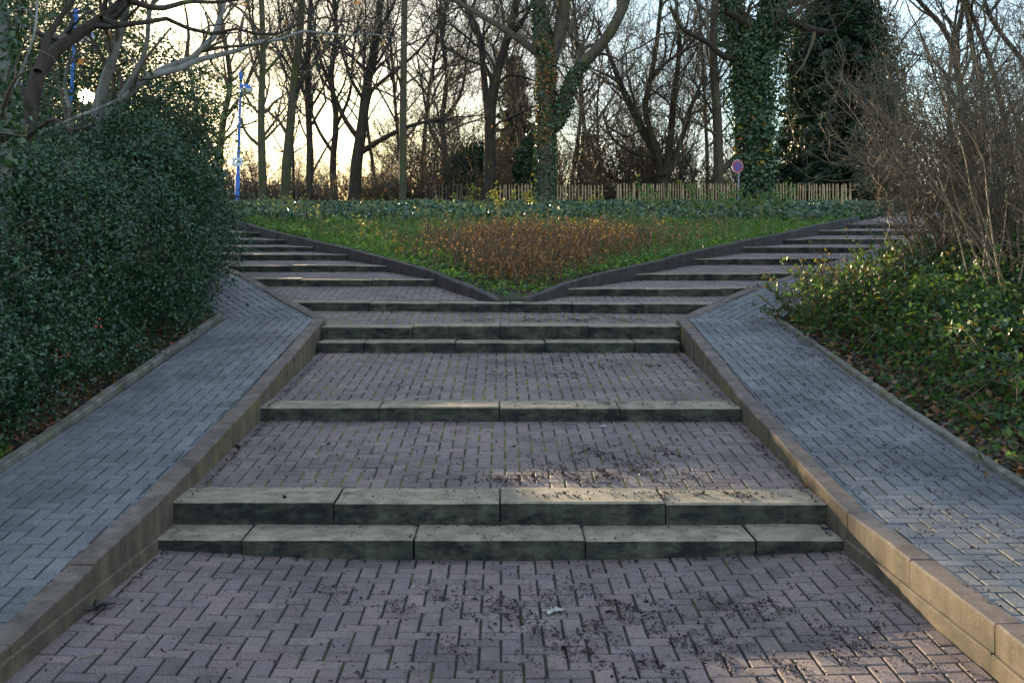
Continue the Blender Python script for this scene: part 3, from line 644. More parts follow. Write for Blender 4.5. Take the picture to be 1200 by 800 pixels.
# ------------------------------------------------------------------ trees traced in rough from the photograph, each at its own distance
def limbs_at(Y, rows, seed, depth=0.6):
    """rows: (list of pixel points, radius px start, radius px end, depth lean)"""
    rng = rng_(seed); out = []
    for pts, r0, r1, dl in rows:
        n = len(pts); w_ = []
        for i, (x, y) in enumerate(pts):
            q = i / (n - 1); yy = Y + dl * q + (rng.normal() * depth * 0.12 if 0 < i else 0); w_.append(P(x, y, yy))
        out.append((w_, np.linspace(r0, r1, n) * Y / F))
    return out
def px_tree(name, label, Y, rows, specs, seed, bark=M_BARK, twig=M_TWIG, cat='tree', base=True, ntrunk=1, ivy=None, dead=0, depth=0.6):
    rng = rng_(seed); L_ = limbs_at(Y, rows, seed, depth)
    if base:                                                  # run the trunk into the ground
        p0 = L_[0][0][0]; gz_ = float(ground_z(p0[0], p0[1])) - 0.25
        L_[0] = ([np.array([p0[0], p0[1], gz_])] + L_[0][0], np.r_[L_[0][1][0] * 1.35, L_[0][1]])
    lp, lr, tw, bt = branching(rng, L_, specs)
    t = empty(name, tuple(L_[0][0][0]), label, cat)
    a = Tubes(); a.add(lp[:ntrunk], lr[:ntrunk], 12); link('trunk', a.mesh('trunk', bark), t)
    if len(lp) > ntrunk:
        for i in range(ntrunk, len(lp)):
            a = Tubes(); a.add(lp[i:i + 1], lr[i:i + 1], 8); link('limb', a.mesh('limb', bark), t)
    link('crown', tw.mesh('crown', twig), t)
    if ivy:
        for (k, t0, t1, n, size, puff, m) in ivy:
            q = rng.uniform(t0, t1, n) * 13; i = np.minimum(q.astype(int), 12); f = (q - i)[:, None]
            c = lp[k][i] * (1 - f) + lp[k][i + 1] * f; r = lr[k][i] * (1 - f[:, 0]) + lr[k][i + 1] * f[:, 0]
            u = unit(rng.normal(size=(n, 3)) * [1, 1, 0.15]); wv = 0.5 + 0.5 * np.sin(c[:, 2] * 3.1 + np.arctan2(u[:, 1], u[:, 0]) * 2)
            p = c + u * (r * 0.95 + puff * rng.random(n) * (0.35 + 0.65 * wv))[:, None]
            link('ivy', leaf_mesh('ivy', leaf_quads(rng, p, size, u + [0, 0, .3], 1.3, 0.85, 0.1, 0.4), m, rng), t)
    if dead:
        b = bt[-1][0]; i = rng.integers(0, len(b), dead); p = b[i, -1]
        link('foliage', leaf_mesh('foliage', leaf_quads(rng, p, 0.09, None, 0, 0.6, 0.2, 0.8), M_DRY, rng), t)
    return t, bt
def TW(d1=2.2, l1=(0.5, 1.6), d2=3.0, l2=(0.25, 0.8), d3=4.0, l3=(0.12, 0.4), t0=0.3, up=0.2, r3=0.004, w=0.22, rm=0.05):
    return [dict(n=0, perm=d1, len=l1, rel=False, ang=(30, 65), K=6, S=4, t0=t0, up=up, wander=w, rmax=rm, rmin=0.008, tip=0.3),
            dict(n=0, perm=d2, len=l2, rel=False, ang=(30, 60), K=4, S=3, t0=0.15, up=up * .7, wander=w, rmax=rm * .4, rmin=0.005),
            dict(n=0, perm=d3, len=l3, rel=False, ang=(25, 60), K=3, S=3, t0=0.1, up=0.1, wander=w, rmax=0.01, rmin=r3, rtip=r3 * .7)]
FAR = dict(d1=1.4, l1=(1.2, 3.6), d2=2.2, l2=(0.6, 2.0), d3=3.2, l3=(0.3, 1.0), r3=0.007, rm=0.06)

# near left: leaning grey limbs and the dark tree at the frame's edge
px_tree('leaning_tree', 'smooth grey limbed tree leaning out of the hedge over the left flight', 12.3, [
    ([(88, 215), (100, 190), (124, 140), (150, 108), (186, 84), (236, 62), (256, 30), (266, -20)], 7, 3, 1.0),
    ([(178, 88), (212, 80), (238, 68), (272, 62), (300, 50), (330, 46), (362, 36), (402, 42), (440, 40), (505, 58)], 4.2, .5, 3.0),
    ([(117, 172), (117, 140), (122, 100), (134, 60), (146, 20), (152, -25)], 6.5, 4, -.4),
    ([(106, 178), (112, 120), (128, 70), (142, 30), (140, -20)], 3.5, 2.0, .6),
    ([(92, 200), (84, 160), (82, 128), (76, 100), (84, 60)], 4, 1.6, -.5),
    ([(122, 142), (142, 112), (170, 60), (176, 10), (196, -20)], 3.2, 2, -.6),
    ([(150, 108), (128, 122), (60, 150), (10, 178)], 2.4, 1.0, -1.5)],
    TW(d1=2.4, l1=(0.4, 1.4), d2=3.2, l2=(0.2, 0.7), d3=4.0, l3=(.08, .3)), 21, M_BARKG, M_TWIG)
px_tree('mossy_tree', 'dark mossy tree with a thick limb sweeping across the upper corner', 10.6, [
    ([(30, 230), (33, 160), (40, 98), (56, 68), (86, 44), (125, 18), (165, -12), (200, -50)], 10, 6, 1.5),
    ([(44, 84), (56, 45), (70, 22), (92, -10)], 5, 3, .5),
    ([(118, 22), (150, 30), (196, 22), (236, 40), (280, 34), (318, 42), (372, 20), (410, 26), (450, 8)], 3.6, .6, 3.5),
    ([(150, 0), (186, 10), (222, 2), (262, 2), (330, -14)], 4, 1.6, 2.0),
    ([(36, 130), (20, 90), (16, 50), (28, 0), (24, -30)], 4, 2.2, -.6),
    ([(33, 160), (62, 140), (84, 152), (110, 146)], 3, 1.2, -1.0)],
    TW(d1=2.0, l1=(0.4, 1.5), d2=3.0, l2=(0.2, 0.7), d3=4.0, l3=(.08, .3)), 22, M_BARKD, M_TWIGD, dead=60)
px_tree('ivy_trunk_tree', 'pale trunk wrapped in ivy at the very edge beside the berry shrub', 8.4, [
    ([(4, 320), (6, 220), (6, 120), (3, 40), (2, -30)], 8, 6, 0.2), ([(6, 120), (22, 90), (40, 40), (44, -10)], 2.2, 1.2, .4)],
    TW(d1=1.5, l1=(0.3, .8), d2=2.4, l2=(.15, .5), d3=3, l3=(.06, .2)), 23, M_BARKG, M_TWIG, ivy=[(0, .1, 1, 1500, .06, .22, M_IVY)])

# middle distance: the trees along the fence
px_tree('ivy_clad_tree', 'large forked tree with ivy up its trunk in front of the fence gap', 33.5, [
    ([(639, 236), (639, 190), (640, 140), (640, 95), (641, 64), (634, 30), (630, -10), (624, -90)], 12, 8, 0),
    ([(643, 74), (654, 45), (660, 15), (664, -30), (672, -90)], 9.5, 6, 0.4),
    ([(648, 150), (660, 128), (668, 98), (680, 78), (700, 58), (720, 30), (735, -4), (750, -40)], 9, 5, -1.2),
    ([(634, 66), (616, 52), (596, 38), (570, 22), (545, 8), (520, -8)], 5, 2.5, 1.0),
    ([(668, 100), (678, 70), (684, 48)], 4, 2.2, .5), ([(697, 62), (716, 66), (740, 80)], 2, .8, -1)],
    TW(**{**FAR, 't0': .45}), 31, M_BARK, M_TWIG, ivy=[(0, .06, .72, 4200, .105, .10, M_IVY), (0, .25, .62, 1100, .10, .12, M_DRY), (0, .6, .8, 500, .1, .06, M_IVY), (2, 0, .40, 1300, .105, .10, M_IVY)])
px_tree('forked_tree', 'bare dark tree forking at mid height left of the large ivy tree', 36, [
    ([(574, 236), (574, 180), (575, 130), (580, 95), (590, 60), (600, 25), (612, -30)], 7.5, 4, 0),
    ([(572, 140), (568, 100), (564, 60), (558, 30), (540, 0)], 4.5, 2.5, 1),
    ([(578, 108), (570, 80), (545, 70), (522, 56)], 2.5, 1.2, -1), ([(586, 96), (600, 88), (630, 96)], 2.2, 1, 1),
    ([(594, 44), (610, 30), (620, 12), (640, -10)], 3, 1.6, .5)], TW(**FAR), 32, M_BARKD, M_TWIGD)
px_tree('spreading_tree', 'bare tree with low spreading limbs standing left of the pale fence', 37, [
    ([(415, 236), (418, 190), (424, 150), (430, 100), (440, 50), (446, 0), (450, -50)], 7.5, 3.5, 0),
    ([(424, 178), (450, 162), (480, 148), (520, 138)], 4, 1.4, -1.5), ([(422, 165), (404, 140), (392, 112), (372, 60), (360, 10)], 3.4, 1.2, 1),
    ([(430, 110), (452, 92), (490, 60), (520, 20)], 2.6, 1, 1), ([(428, 120), (410, 90), (395, 40)], 2.4, 1, -1)], TW(**FAR), 33, M_BARKD, M_TWIGD, dead=160)
px_tree('slender_tree', 'straight slender greenish trunk between the spreading tree and the forked one', 34.5, [
    ([(472, 238), (472, 160), (473, 80), (474, 10), (475, -60)], 4.6, 3.2, 0), ([(473, 100), (500, 84), (540, 76)], 1.4, .6, 1), ([(473, 120), (450, 108), (420, 100)], 1.3, .6, -1)], TW(**{**FAR, 'd1': .6}), 34, M_BARKM, M_TWIG)
px_tree('slender_tree', 'mossy upright trunk close behind the blue lamp post', 33, [
    ([(308, 240), (307, 190), (306, 130), (308, 60), (306, -10)], 5.2, 3, 0), ([(306, 172), (292, 160), (284, 146), (276, 120)], 2.2, 1, .5), ([(306, 136), (292, 120), (286, 108)], 2, .9, -.5), ([(307, 90), (330, 60), (350, 10)], 2, 1, 1)], TW(**FAR), 35, M_BARKM, M_TWIG)
px_tree('leaning_trunk_tree', 'mossy trunk leaning slightly beside the mossy upright one', 35, [
    ([(334, 238), (336, 190), (340, 150), (345, 90), (352, 30), (354, -30)], 6, 4, 0), ([(338, 160), (326, 140), (322, 130)], 2.2, 1, 0), ([(344, 100), (372, 70), (394, 30)], 2.2, 1, 1), ([(346, 80), (330, 40), (326, 0)], 2, 1, -1)], TW(**FAR), 36, M_BARKM, M_TWIGD)
px_tree('slender_tree', 'thin dark trunk next to the leaning mossy trunk', 37, [
    ([(362, 236), (363, 170), (360, 100), (362, 40), (366, -30)], 4.4, 2.4, 0), ([(362, 130), (380, 100), (396, 60)], 1.8, .8, 1)], TW(**FAR), 37, M_BARKD, M_TWIGD)
px_tree('low_forked_tree', 'bare tree fanning into many limbs from low down behind the fence', 38, [
    ([(778, 236), (777, 215), (772, 190), (752, 150), (732, 110), (716, 70), (704, 40)], 8, 1.8, 1),
    ([(776, 205), (768, 170), (756, 128), (765, 80), (772, 30), (776, -20)], 4.5, 2, 0), ([(780, 205), (786, 160), (790, 110), (796, 60), (792, 0)], 5, 2, -1),
    ([(782, 200), (800, 160), (812, 120), (826, 90)], 3.4, 1.5, 1), ([(752, 150), (735, 160), (712, 148)], 1.6, .8, -1), ([(770, 185), (740, 178), (716, 160), (706, 130)], 2.4, 1, .6)], TW(**FAR), 38, M_BARKD, M_TWIG)
px_tree('straight_tree', 'straight bare trunk with a limb behind the no parking sign', 38, [
    ([(842, 236), (842, 190), (840, 130), (836, 70), (838, 0), (842, -60)], 6.5, 4, 0), ([(842, 205), (856, 190), (868, 178)], 4, 3, 0), ([(840, 140), (822, 110), (806, 84)], 2, 1, 1), ([(842, 160), (820, 146), (800, 140)], 2, 1, -1)], TW(**FAR), 39, M_BARK, M_TWIG)
px_tree('ivy_clad_tree', 'massive tree swathed in ivy rising beside the no parking sign', 32.5, [
    ([(887, 236), (887, 190), (886, 150), (884, 110), (886, 70), (900, 36), (906, 0), (904, -60)], 14, 10, 0),
    ([(880, 110), (868, 60), (860, 20), (852, -30)], 10, 7, .6), ([(886, 70), (880, 40), (866, 22), (850, 14)], 6, 4, -.8),
    ([(872, 70), (848, 66), (826, 48), (800, 34), (785, 8)], 4.4, 2, -1.5), ([(900, 40), (925, 26), (950, 34), (972, 38)], 5.5, 3, -1),
    ([(904, 10), (930, 4), (960, -8)], 5, 3, 1)],
    TW(**{**FAR, 'd1': .9}), 40, M_BARKD, M_TWIG, ivy=[(0, .05, .98, 12500, .11, .42, M_IVY), (1, 0, .9, 6000, .11, .45, M_IVY), (0, .3, .75, 6500, .11, .95, M_IVY), (0, .2, .5, 160, .15, .5, M_ORANGE), (2, 0, .6, 500, .14, .2, M_IVY)])

px_tree('bare_tree', 'crooked bare tree seen just left of the clear blue lamp post', 48, [
    ([(262, 238), (257, 190), (262, 140), (270, 95), (262, 40), (252, -20)], 5, 2, 0), ([(258, 185), (240, 160), (228, 120), (222, 80)], 2.6, .8, 1), ([(262, 140), (284, 110), (300, 70), (322, 40)], 2.6, .8, -1), ([(268, 95), (246, 70), (236, 30)], 2.2, .7, 1), ([(258, 170), (280, 150), (310, 140)], 1.8, .6, 0)], TW(**FAR), 41, M_BARKD, M_TWIG)
px_tree('bare_tree', 'many branched bare tree filling the gap right of the leaning mossy trunk', 46, [
    ([(392, 236), (390, 190), (394, 140), (388, 90), (394, 40), (390, -20)], 4.5, 2, 0), ([(391, 180), (372, 150), (360, 110), (356, 60)], 2.4, .7, 1), ([(393, 150), (410, 110), (414, 60), (424, 10)], 2.2, .7, -1), ([(390, 110), (372, 80), (366, 30)], 1.8, .6, 1)], TW(**FAR), 42, M_BARKD, M_TWIGD)
px_tree('bare_tree', 'slim twiggy bare tree between the forked tree and the spreading one', 45, [
    ([(520, 236), (522, 190), (518, 140), (524, 90), (518, 40), (526, -20)], 4, 1.8, 0), ([(521, 180), (504, 150), (496, 110), (488, 60)], 2.2, .7, 1), ([(519, 140), (540, 110), (548, 60), (560, 10)], 2.2, .7, -1)], TW(**FAR), 43, M_BARKD, M_TWIG)

# conifers
def conifer(name, label, x, Y, ytop_px, wpx, seed, n, m=M_CONIF, droop=0.35, low=0.05, cat='conifer'):
    rng = rng_(seed); X = (x - CX) / F * Y; zb = float(ground_z(X, Y)); zt = hz(ytop_px, Y); H = zt - zb; Rb = wpx / 2 * Y / F
    t = empty(name, (X, Y, zb), label, cat)
    tb = Tubes(); tb.add(np.array([[[X, Y, zb - .2], [X + .05, Y, zb + H * .5], [X, Y, zt]]]), np.array([[.02 * H, .012 * H, .01]]), 8); link('trunk', tb.mesh('trunk', M_BARKD), t)
    nb = int(H * 22); q = low + (1 - low) * rng.random(nb) ** 0.85; az = rng.uniform(0, 2 * math.pi, nb); L_ = Rb * (1 - q) ** 0.75 * rng.uniform(.35, 1.2, nb) + .15
    d = np.stack([np.cos(az), np.sin(az), np.full(nb, 0.05)], 1); s = np.linspace(0, 1, 5)[None, :, None]
    st = np.stack([np.full(nb, X), np.full(nb, Y), zb + q * H], 1)
    pts = st[:, None] + d[:, None] * L_[:, None, None] * s + np.array([0, 0, -droop]) * (L_[:, None, None] * s ** 2) + np.array([0, 0, .12]) * (L_[:, None, None] * s ** 4)
    tb = Tubes(); tb.add(pts, np.maximum(.006, L_[:, None] * .012) * (1 - .8 * s[:, :, 0]), 3)
    link('branch', tb.mesh('branch', M_BARKD), t)
    w_ = L_ / L_.sum(); bi = rng.choice(nb, n, p=w_); qq = rng.random(n) ** .7 * 4; i = np.minimum(qq.astype(int), 3); f = (qq - i)[:, None]
    c = pts[bi, i] * (1 - f) + pts[bi, i + 1] * f; tg = unit(pts[bi, i + 1] - pts[bi, i])
    ax = unit(tg * .7 + np.cross(tg, [0, 0, 1.0]) * rng.choice([-1, 1], n)[:, None] * .8 + [0, 0, -.25])
    link('foliage', leaf_mesh('foliage', leaf_quads(rng, c + rng.normal(size=c.shape) * .06, .21 * (Y / 36), np.array([0, 0, 1.0]), .7, .3, .06, 0.2, ax), m, rng), t)
    return t
conifer('dark_conifer', 'broad dark conifer with drooping sprays behind the pale fence', 996, 38.5, -60, 150, 51, 130000, droop=.45)
conifer('dark_conifer', 'narrower dark conifer crowding the ivy swathed tree', 945, 41, 20, 90, 52, 60000, droop=.4)
shrub('yew_bush', 'dense blackish yew filling the gap under the broad dark conifer', [(P(985, 190, 37.5)[0], 38.5, 4.6, 1.5, 1.0, 2.2), (P(1025, 190, 37.5)[0], 39, 5.6, 1.5, 1.0, 3.2), (P(955, 200, 37.5)[0], 39.5, 4.0, 1.1, .9, 1.5), (P(1000, 100, 38)[0], 40, 7.6, 1.6, 1.0, 2.2), (P(1060, 150, 38)[0], 40.5, 5.5, 1.7, 1.0, 3.0), (P(985, 60, 38)[0], 40, 9.3, 1.9, 1.1, 2.6), (P(1040, 70, 38)[0], 40.5, 8.8, 1.6, 1.0, 2.8), (P(1010, 10, 38)[0], 40.5, 11.0, 1.6, 1.0, 2.0)], 90000, .16, M_CONIF, 57, cat='bush', stems=6, clump=.55, inner=.4, aspect=.35)
shrub('holly_bush', 'unseen upright holly column added behind the hedge to shade the left ramp', [(-14.7, 40, 4.4, .75, .8, 2.3)], 9000, .13, M_HOLLY, 58, cat='bush', stems=5, clump=.3)  # added out of view to keep the low sun off the left ramp
conifer('pale_conifer', 'distant thin spruce seen left of the large ivy tree', 605, 60, 66, 70, 53, 24000, m=M_HOLLY, droop=.15)
shrub('evergreen_bush', 'dense dark evergreen bush right up against the large ivy tree', [(P(625, 190, 38)[0], 38, 4.4, .75, .7, 1.6), (P(622, 215, 38)[0], 38, 3.6, .95, .8, .9)], 9000, .13, M_HOLLY, 54, cat='bush', stems=5)
shrub('evergreen_bush', 'olive evergreen bush beside the forked bare tree', [(P(548, 200, 40)[0], 40, 4.2, .9, .8, 1.3), (P(556, 185, 40)[0], 40, 5.0, .6, .6, .8)], 8000, .13, M_HOLLY, 55, cat='bush', stems=5, clump=.5)
shrub('evergreen_bush', 'distant ivy column between the ivy tree and the low forked tree', [(P(690, 190, 44)[0], 44, 5.2, .5, .5, 1.7), (P(694, 215, 44)[0], 44, 4.0, .75, .6, 1.2)], 7000, .13, M_IVY, 56, cat='bush', stems=5, clump=.5)

# ------------------------------------------------------------------ bare trees and thickets behind the fence (copies of a few kinds)
def wild_tree(name, label, loc, H, seed, nl=7, bark=M_BARKD, twig=M_TWIGD, specs=None, r=0.14, fork=0.3, spread=0.35, cat='tree', group=None, S=7):
    rng = rng_(seed); x, y = loc; zb = float(ground_z(x, y)); L_ = []
    p = np.array([x, y, zb - .2]); t_ = [p]; d = np.array([rng.normal() * .06, rng.normal() * .06, 1.0])
    for k in range(5): d = unit(d + rng.normal(size=3) * .07 + [0, 0, .1]); t_.append(t_[-1] + d * H / 5)
    L_.append((t_, np.linspace(r, r * .18, 6)))
    for k in range(nl):
        q = fork + (0.85 - fork) * (k + rng.random()) / nl; i = min(int(q * 5), 4); b = t_[i] + (t_[i + 1] - t_[i]) * (q * 5 - i)
        az = k * 2.4 + rng.normal() * .4; dd = unit(np.array([math.cos(az) * spread * 2.2, math.sin(az) * spread * 2.2, 1.0])); ln = H * (1.05 - q) * rng.uniform(.55, .85); pp = [b]
        for _ in range(4): dd = unit(dd + rng.normal(size=3) * .16 + [0, 0, .10]); pp.append(pp[-1] + dd * ln / 4)
        L_.append((pp, np.linspace(r * (1 - q * .8) * .6, r * .08, 5)))
    lp, lr, tw, bt = branching(rng, L_, specs or TW(**FAR))
    t = empty(name, (x, y, zb), label, cat, group)
    a = Tubes(); a.add(lp[:1], lr[:1], 8); link('trunk', a.mesh('trunk', bark), t)
    a = Tubes(); a.add(lp[1:], lr[1:], 6); a.b += tw.b; link('crown', a.mesh('crown', twig), t)
    return t
def dup(root, loc, rotz, sc, label=None):
    r_ = root.copy(); col.objects.link(r_); r_.location = loc; r_.rotation_euler = (0, 0, rotz); r_.scale = (sc, sc, sc)
    if label: r_['label'] = label
    for ch in list(root.children):
        c = ch.copy(); col.objects.link(c); c.parent = r_
    return r_
rr = random.Random(77)
GT = 'bare trees crowding behind the fence'; LT = 'bare leafless tree, one of the crowd of thin trees behind the fence'
protos = [wild_tree('bare_tree', LT, (-22.5, 47), 13, 101, group=GT), wild_tree('bare_tree', LT, (3.5, 52), 15, 102, nl=9, fork=.35, spread=.25, group=GT),
          wild_tree('bare_tree', LT, (-8.5, 44), 11, 103, nl=8, fork=.2, spread=.4, r=.11, bark=M_BARKM, group=GT), wild_tree('bare_tree', LT, (10, 48), 14, 104, nl=8, fork=.25, spread=.3, r=.12, twig=M_TWIG, group=GT)]
spots = [(-24, 56), (-20, 49), (-13.5, 43.5), (-11, 52), (-6.2, 55), (-3.8, 46), (-1.5, 58), (1.2, 49.5), (5.8, 60), (7.4, 45), (13.5, 55), (16.5, 50), (20, 58), (24, 52), (-28, 62), (-17.5, 66), (-9, 70), (0, 72), (9.5, 70), (19, 72), (27, 66), (-30, 50), (-14.8, 39.5), (-18.5, 41), (-22, 44), (17, 42.5), (22, 45), (-5, 50), (-12.5, 60), (2.5, 64), (6.5, 54), (11.5, 62), (15, 63), (-7.5, 62), (-2.5, 66), (4, 45.5), (-33, 58), (31, 58), (29, 48), (-26, 46)]
for i, (x, y) in enumerate(spots):
    if i % 5 in (1, 4) or -4.0 < x + .416 * (y - 5) < 9: continue          # a gap in the wood
    dup(protos[i % 4], (x, y, float(ground_z(x, y))), rr.uniform(0, 6.28), rr.uniform(.8, 1.15))
GB = 'bare bushes under the trees behind the fence'; LB = 'leafless twiggy bush, one of the tangle under the trees behind the fence'
def bush(name, label, loc, H, W, n, seed, specs, m, cat='bush', group=None, lean=0.35, r=(.012, .03), parts='stem', pull=(0, 0, 0), leaves=0, lm=None, ls=.05, S=5):
    rng = rng_(seed); x, y = loc; zb = float(ground_z(x, y)); L_ = []
    for k in range(n):
        a = rng.uniform(0, 6.28); q = math.sqrt(rng.random()) * W * .45; b = np.array([x + q * math.cos(a), y + q * math.sin(a), 0]); b[2] = float(ground_z(b[0], b[1])) - .08
        d = unit(np.array([math.cos(a) * lean * rng.uniform(.2, 1.6), math.sin(a) * lean * rng.uniform(.2, 1.6), 1.0]) + np.asarray(pull)); ln = H * rng.uniform(.55, 1.1); pp = [b]
        for s_ in range(5): d = unit(d + rng.normal(size=3) * .11 + np.array([math.cos(a), math.sin(a), 0]) * .05 * s_ * lean + np.asarray(pull) * .3); pp.append(pp[-1] + d * ln / 5)
        L_.append((pp, np.linspace(rng.uniform(*r), .004, 6)))
    lp, lr, tw, bt = branching(rng, L_, specs)
    t = empty(name, (x, y, zb), label, cat, group)
    a = Tubes(); a.add(lp, lr, S); link('stem', a.mesh('stem', m[0], rng), t)
    link('crown', tw.mesh('crown', m[1], rng), t)
    if leaves:
        b = np.concatenate([v[0].reshape(-1, 3) for v in bt[1:]]); p = b[rng.integers(0, len(b), leaves)]
        link('foliage', leaf_mesh('foliage', leaf_quads(rng, p, ls, None, 0, .6, .15), lm, rng), t)
    return t
TB = [dict(n=0, perm=2.6, len=(.4, 1.7), rel=False, ang=(20, 55), K=5, S=3, t0=.15, up=.2, rmax=.018, rmin=.011), dict(n=0, perm=4.2, len=(.2, .9), rel=False, ang=(25, 60), K=3, S=3, t0=.1, rmin=.009, rtip=.007)]
bp = [bush('bare_bush', LB, (-24.5, 41), 3.4, 2.6, 44, 111, TB, (M_TWIG, M_TWIGR), group=GB), bush('bare_bush', LB, (-2.2, 43), 4.0, 2.8, 40, 112, TB, (M_TWIGD, M_TWIG), group=GB), bush('bare_bush', LB, (5.5, 42), 3.2, 2.6, 44, 113, TB, (M_TWIG, M_TWIGR), group=GB, leaves=900, lm=M_DRY, ls=.1)]
TL = [dict(n=0, perm=3.2, len=(.25, .8), rel=False, ang=(20, 60), K=5, S=3, t0=.15, up=.1, rmax=.016, rmin=.010), dict(n=0, perm=5, len=(.12, .45), rel=False, ang=(25, 65), K=3, S=3, t0=.1, rmin=.008, rtip=.006)]
low = [bush('bare_bush', LB, (-9.2, 41), 1.5, 2.6, 80, 114, TL, (M_TWIG, M_TWIGR), group=GB, leaves=500, lm=M_DRY, ls=.1), bush('bare_bush', LB, (1.0, 41.5), 1.7, 2.6, 80, 115, TL, (M_TWIGD, M_TWIG), group=GB)]
for i in range(18):
    x = -26 + 54 * (i + rr.random()) / 18; y = rr.choice([40.5, 42, 45, 49, 54]) + rr.uniform(-.8, .8); sc = rr.uniform(.7, 1.25)
    if 8 < x < 15 and y < 42: y += 4
    cor = -4 - (y - 40) * .42 > x > -23 - (y - 40) * .42
    dup(low[i % 2] if cor else bp[i % 3], (x, y, float(ground_z(x, y)) - .05), rr.uniform(0, 6.28), sc)
for i in range(38):
    x = -24 + 50 * (i + rr.random()) / 38; y = rr.choice([39.5, 41, 43.5, 47]) + rr.uniform(-.6, .6)
    dup(low[i % 2], (x, y, float(ground_z(x, y)) - .05), rr.uniform(0, 6.28), rr.uniform(.8, 1.3))
GF = 'distant bare trees closing the view beyond the wood'; LF = 'small distant bare tree, one of the low far row seen between the trunks'
far_ = [wild_tree('bare_tree', LF, (-30, 88), 8.5, 131, nl=8, r=.11, fork=.15, spread=.35, group=GF, twig=M_TWIG, specs=TW(d1=1.3, l1=(1.2, 3), d2=2.0, l2=(.6, 1.8), d3=2.4, l3=(.3, .9), r3=.018, rm=.06)), wild_tree('bare_tree', LF, (6, 86), 9, 132, nl=9, r=.12, fork=.15, spread=.3, group=GF, twig=M_TWIGD, specs=TW(d1=1.3, l1=(1.2, 3), d2=2.0, l2=(.6, 1.8), d3=2.4, l3=(.3, .9), r3=.018, rm=.06))]
for i in range(46):
    x = -52 + 100 * ((i + rr.random()) / 46) ** 1.35; y = rr.uniform(82, 112)
    dup(far_[i % 2], (x, y, float(ground_z(x, y)) - .05), rr.uniform(0, 6.28), rr.uniform(.65, 1.08))
GS = 'slender bare saplings among the trees behind the fence'; LS = 'thin bare young tree, one of the slender saplings behind the fence'
sl_ = [wild_tree('young_tree', LS, (-2.8, 47), 8.5, 121, nl=9, r=.05, spread=.2, fork=.15, group=GS), wild_tree('young_tree', LS, (1.6, 44.5), 9.5, 122, nl=10, r=.055, spread=.25, fork=.15, group=GS, twig=M_TWIG)]
for i in range(16):
    x = -25 + 50 * (i + rr.random()) / 16; y = rr.uniform(43, 62)
    if -4.0 < x + .416 * (y - 5) < 12: continue
    dup(sl_[i % 2], (x, y, float(ground_z(x, y)) - .05), rr.uniform(0, 6.28), rr.uniform(.75, 1.25))

# ------------------------------------------------------------------ fences
def fence(name, label, x0, x1, Y, pitch, h, m, seed, lean=.02, rails=True, w_=.042):
    rng = random.Random(seed); zb = float(ground_z((x0 + x1) / 2, Y)); t = empty(name, ((x0 + x1) / 2, Y, zb), label, 'fence')
    n = int((x1 - x0) / pitch)
    for k in range(n):
        x = x0 + k * pitch + rng.gauss(0, pitch * .08); hh = h + rng.gauss(0, .025); ww = w_ * rng.uniform(.75, 1.2); l_ = rng.gauss(0, lean)
        pm = PolyMesh(); q = [(x - ww / 2, Y - .012), (x + ww / 2, Y - .012), (x + ww / 2, Y + .014), (x - ww / 2, Y + .014)]
        b = [(a, c, zb - .1) for a, c in q]; tp = [(a + l_ * hh, c, zb + hh - .06) for a, c in q]; ap = [(x + l_ * hh - .008, Y, zb + hh), (x + l_ * hh + .008, Y, zb + hh)]
        pm.add(b + tp + ap, [[0, 1, 5, 4], [1, 2, 6, 5], [2, 3, 7, 6], [3, 0, 4, 7], [4, 5, 9, 8], [6, 7, 8, 9], [5, 6, 9], [7, 4, 8]], r=rng.random())
        link('pale', pm.mesh('pale', m), t)
    if rails:
        for zz in (.3, h - .22):
            tb = Tubes(); tb.add(np.array([[[x0 - .03, Y + .02, zb + zz], [(x0 + x1) / 2, Y + .02, zb + zz + .01], [x1 + .03, Y + .02, zb + zz]]]), np.full((1, 3), .012), 6); link('rail', tb.mesh('rail', m), t)
    return t
def wood(name, a, b):
    m, t, p = new_mat(name); r = ramp(t, [a, b]); t.links.new(attr(t), r.inputs[0]); n = noise(t, 30, 4, .6, stretch=(1, 1, .1)); r2 = ramp(t, [(.65,) * 3, (1.1,) * 3], [.3, .7]); t.links.new(n.outputs[0], r2.inputs[0])
    t.links.new(mixc(t, 1.0, r.outputs[0], r2.outputs[0], 'MULTIPLY'), p.inputs['Base Color']); p.inputs['Roughness'].default_value = .8; return m
M_PALE = wood('weathered_chestnut', (.33, .225, .125), (.52, .38, .22)); M_PALED = wood('shaded_chestnut', (.05, .035, .025), (.11, .08, .055))  # second wood: same chestnut with the backlit shade put into its colour
fence('picket_fence', 'pale wooden picket fence behind the large forked ivy tree', P(578, 0, 36)[0], P(712, 0, 36)[0], 36.0, .115, 1.10, M_PALE, 1)
fence('picket_fence', 'pale wooden picket fence either side of the massive ivy swathed tree', P(722, 0, 36)[0], P(1004, 0, 36)[0], 36.0, .098, 1.12, M_PALE, 2)
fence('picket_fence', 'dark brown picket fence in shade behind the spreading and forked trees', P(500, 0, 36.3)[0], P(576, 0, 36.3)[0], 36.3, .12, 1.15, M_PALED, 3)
fence('picket_fence', 'dark backlit picket fence beyond the blue lamp post', P(235, 0, 38)[0], P(402, 0, 38)[0], 38.0, .125, 1.35, M_PALED, 4)

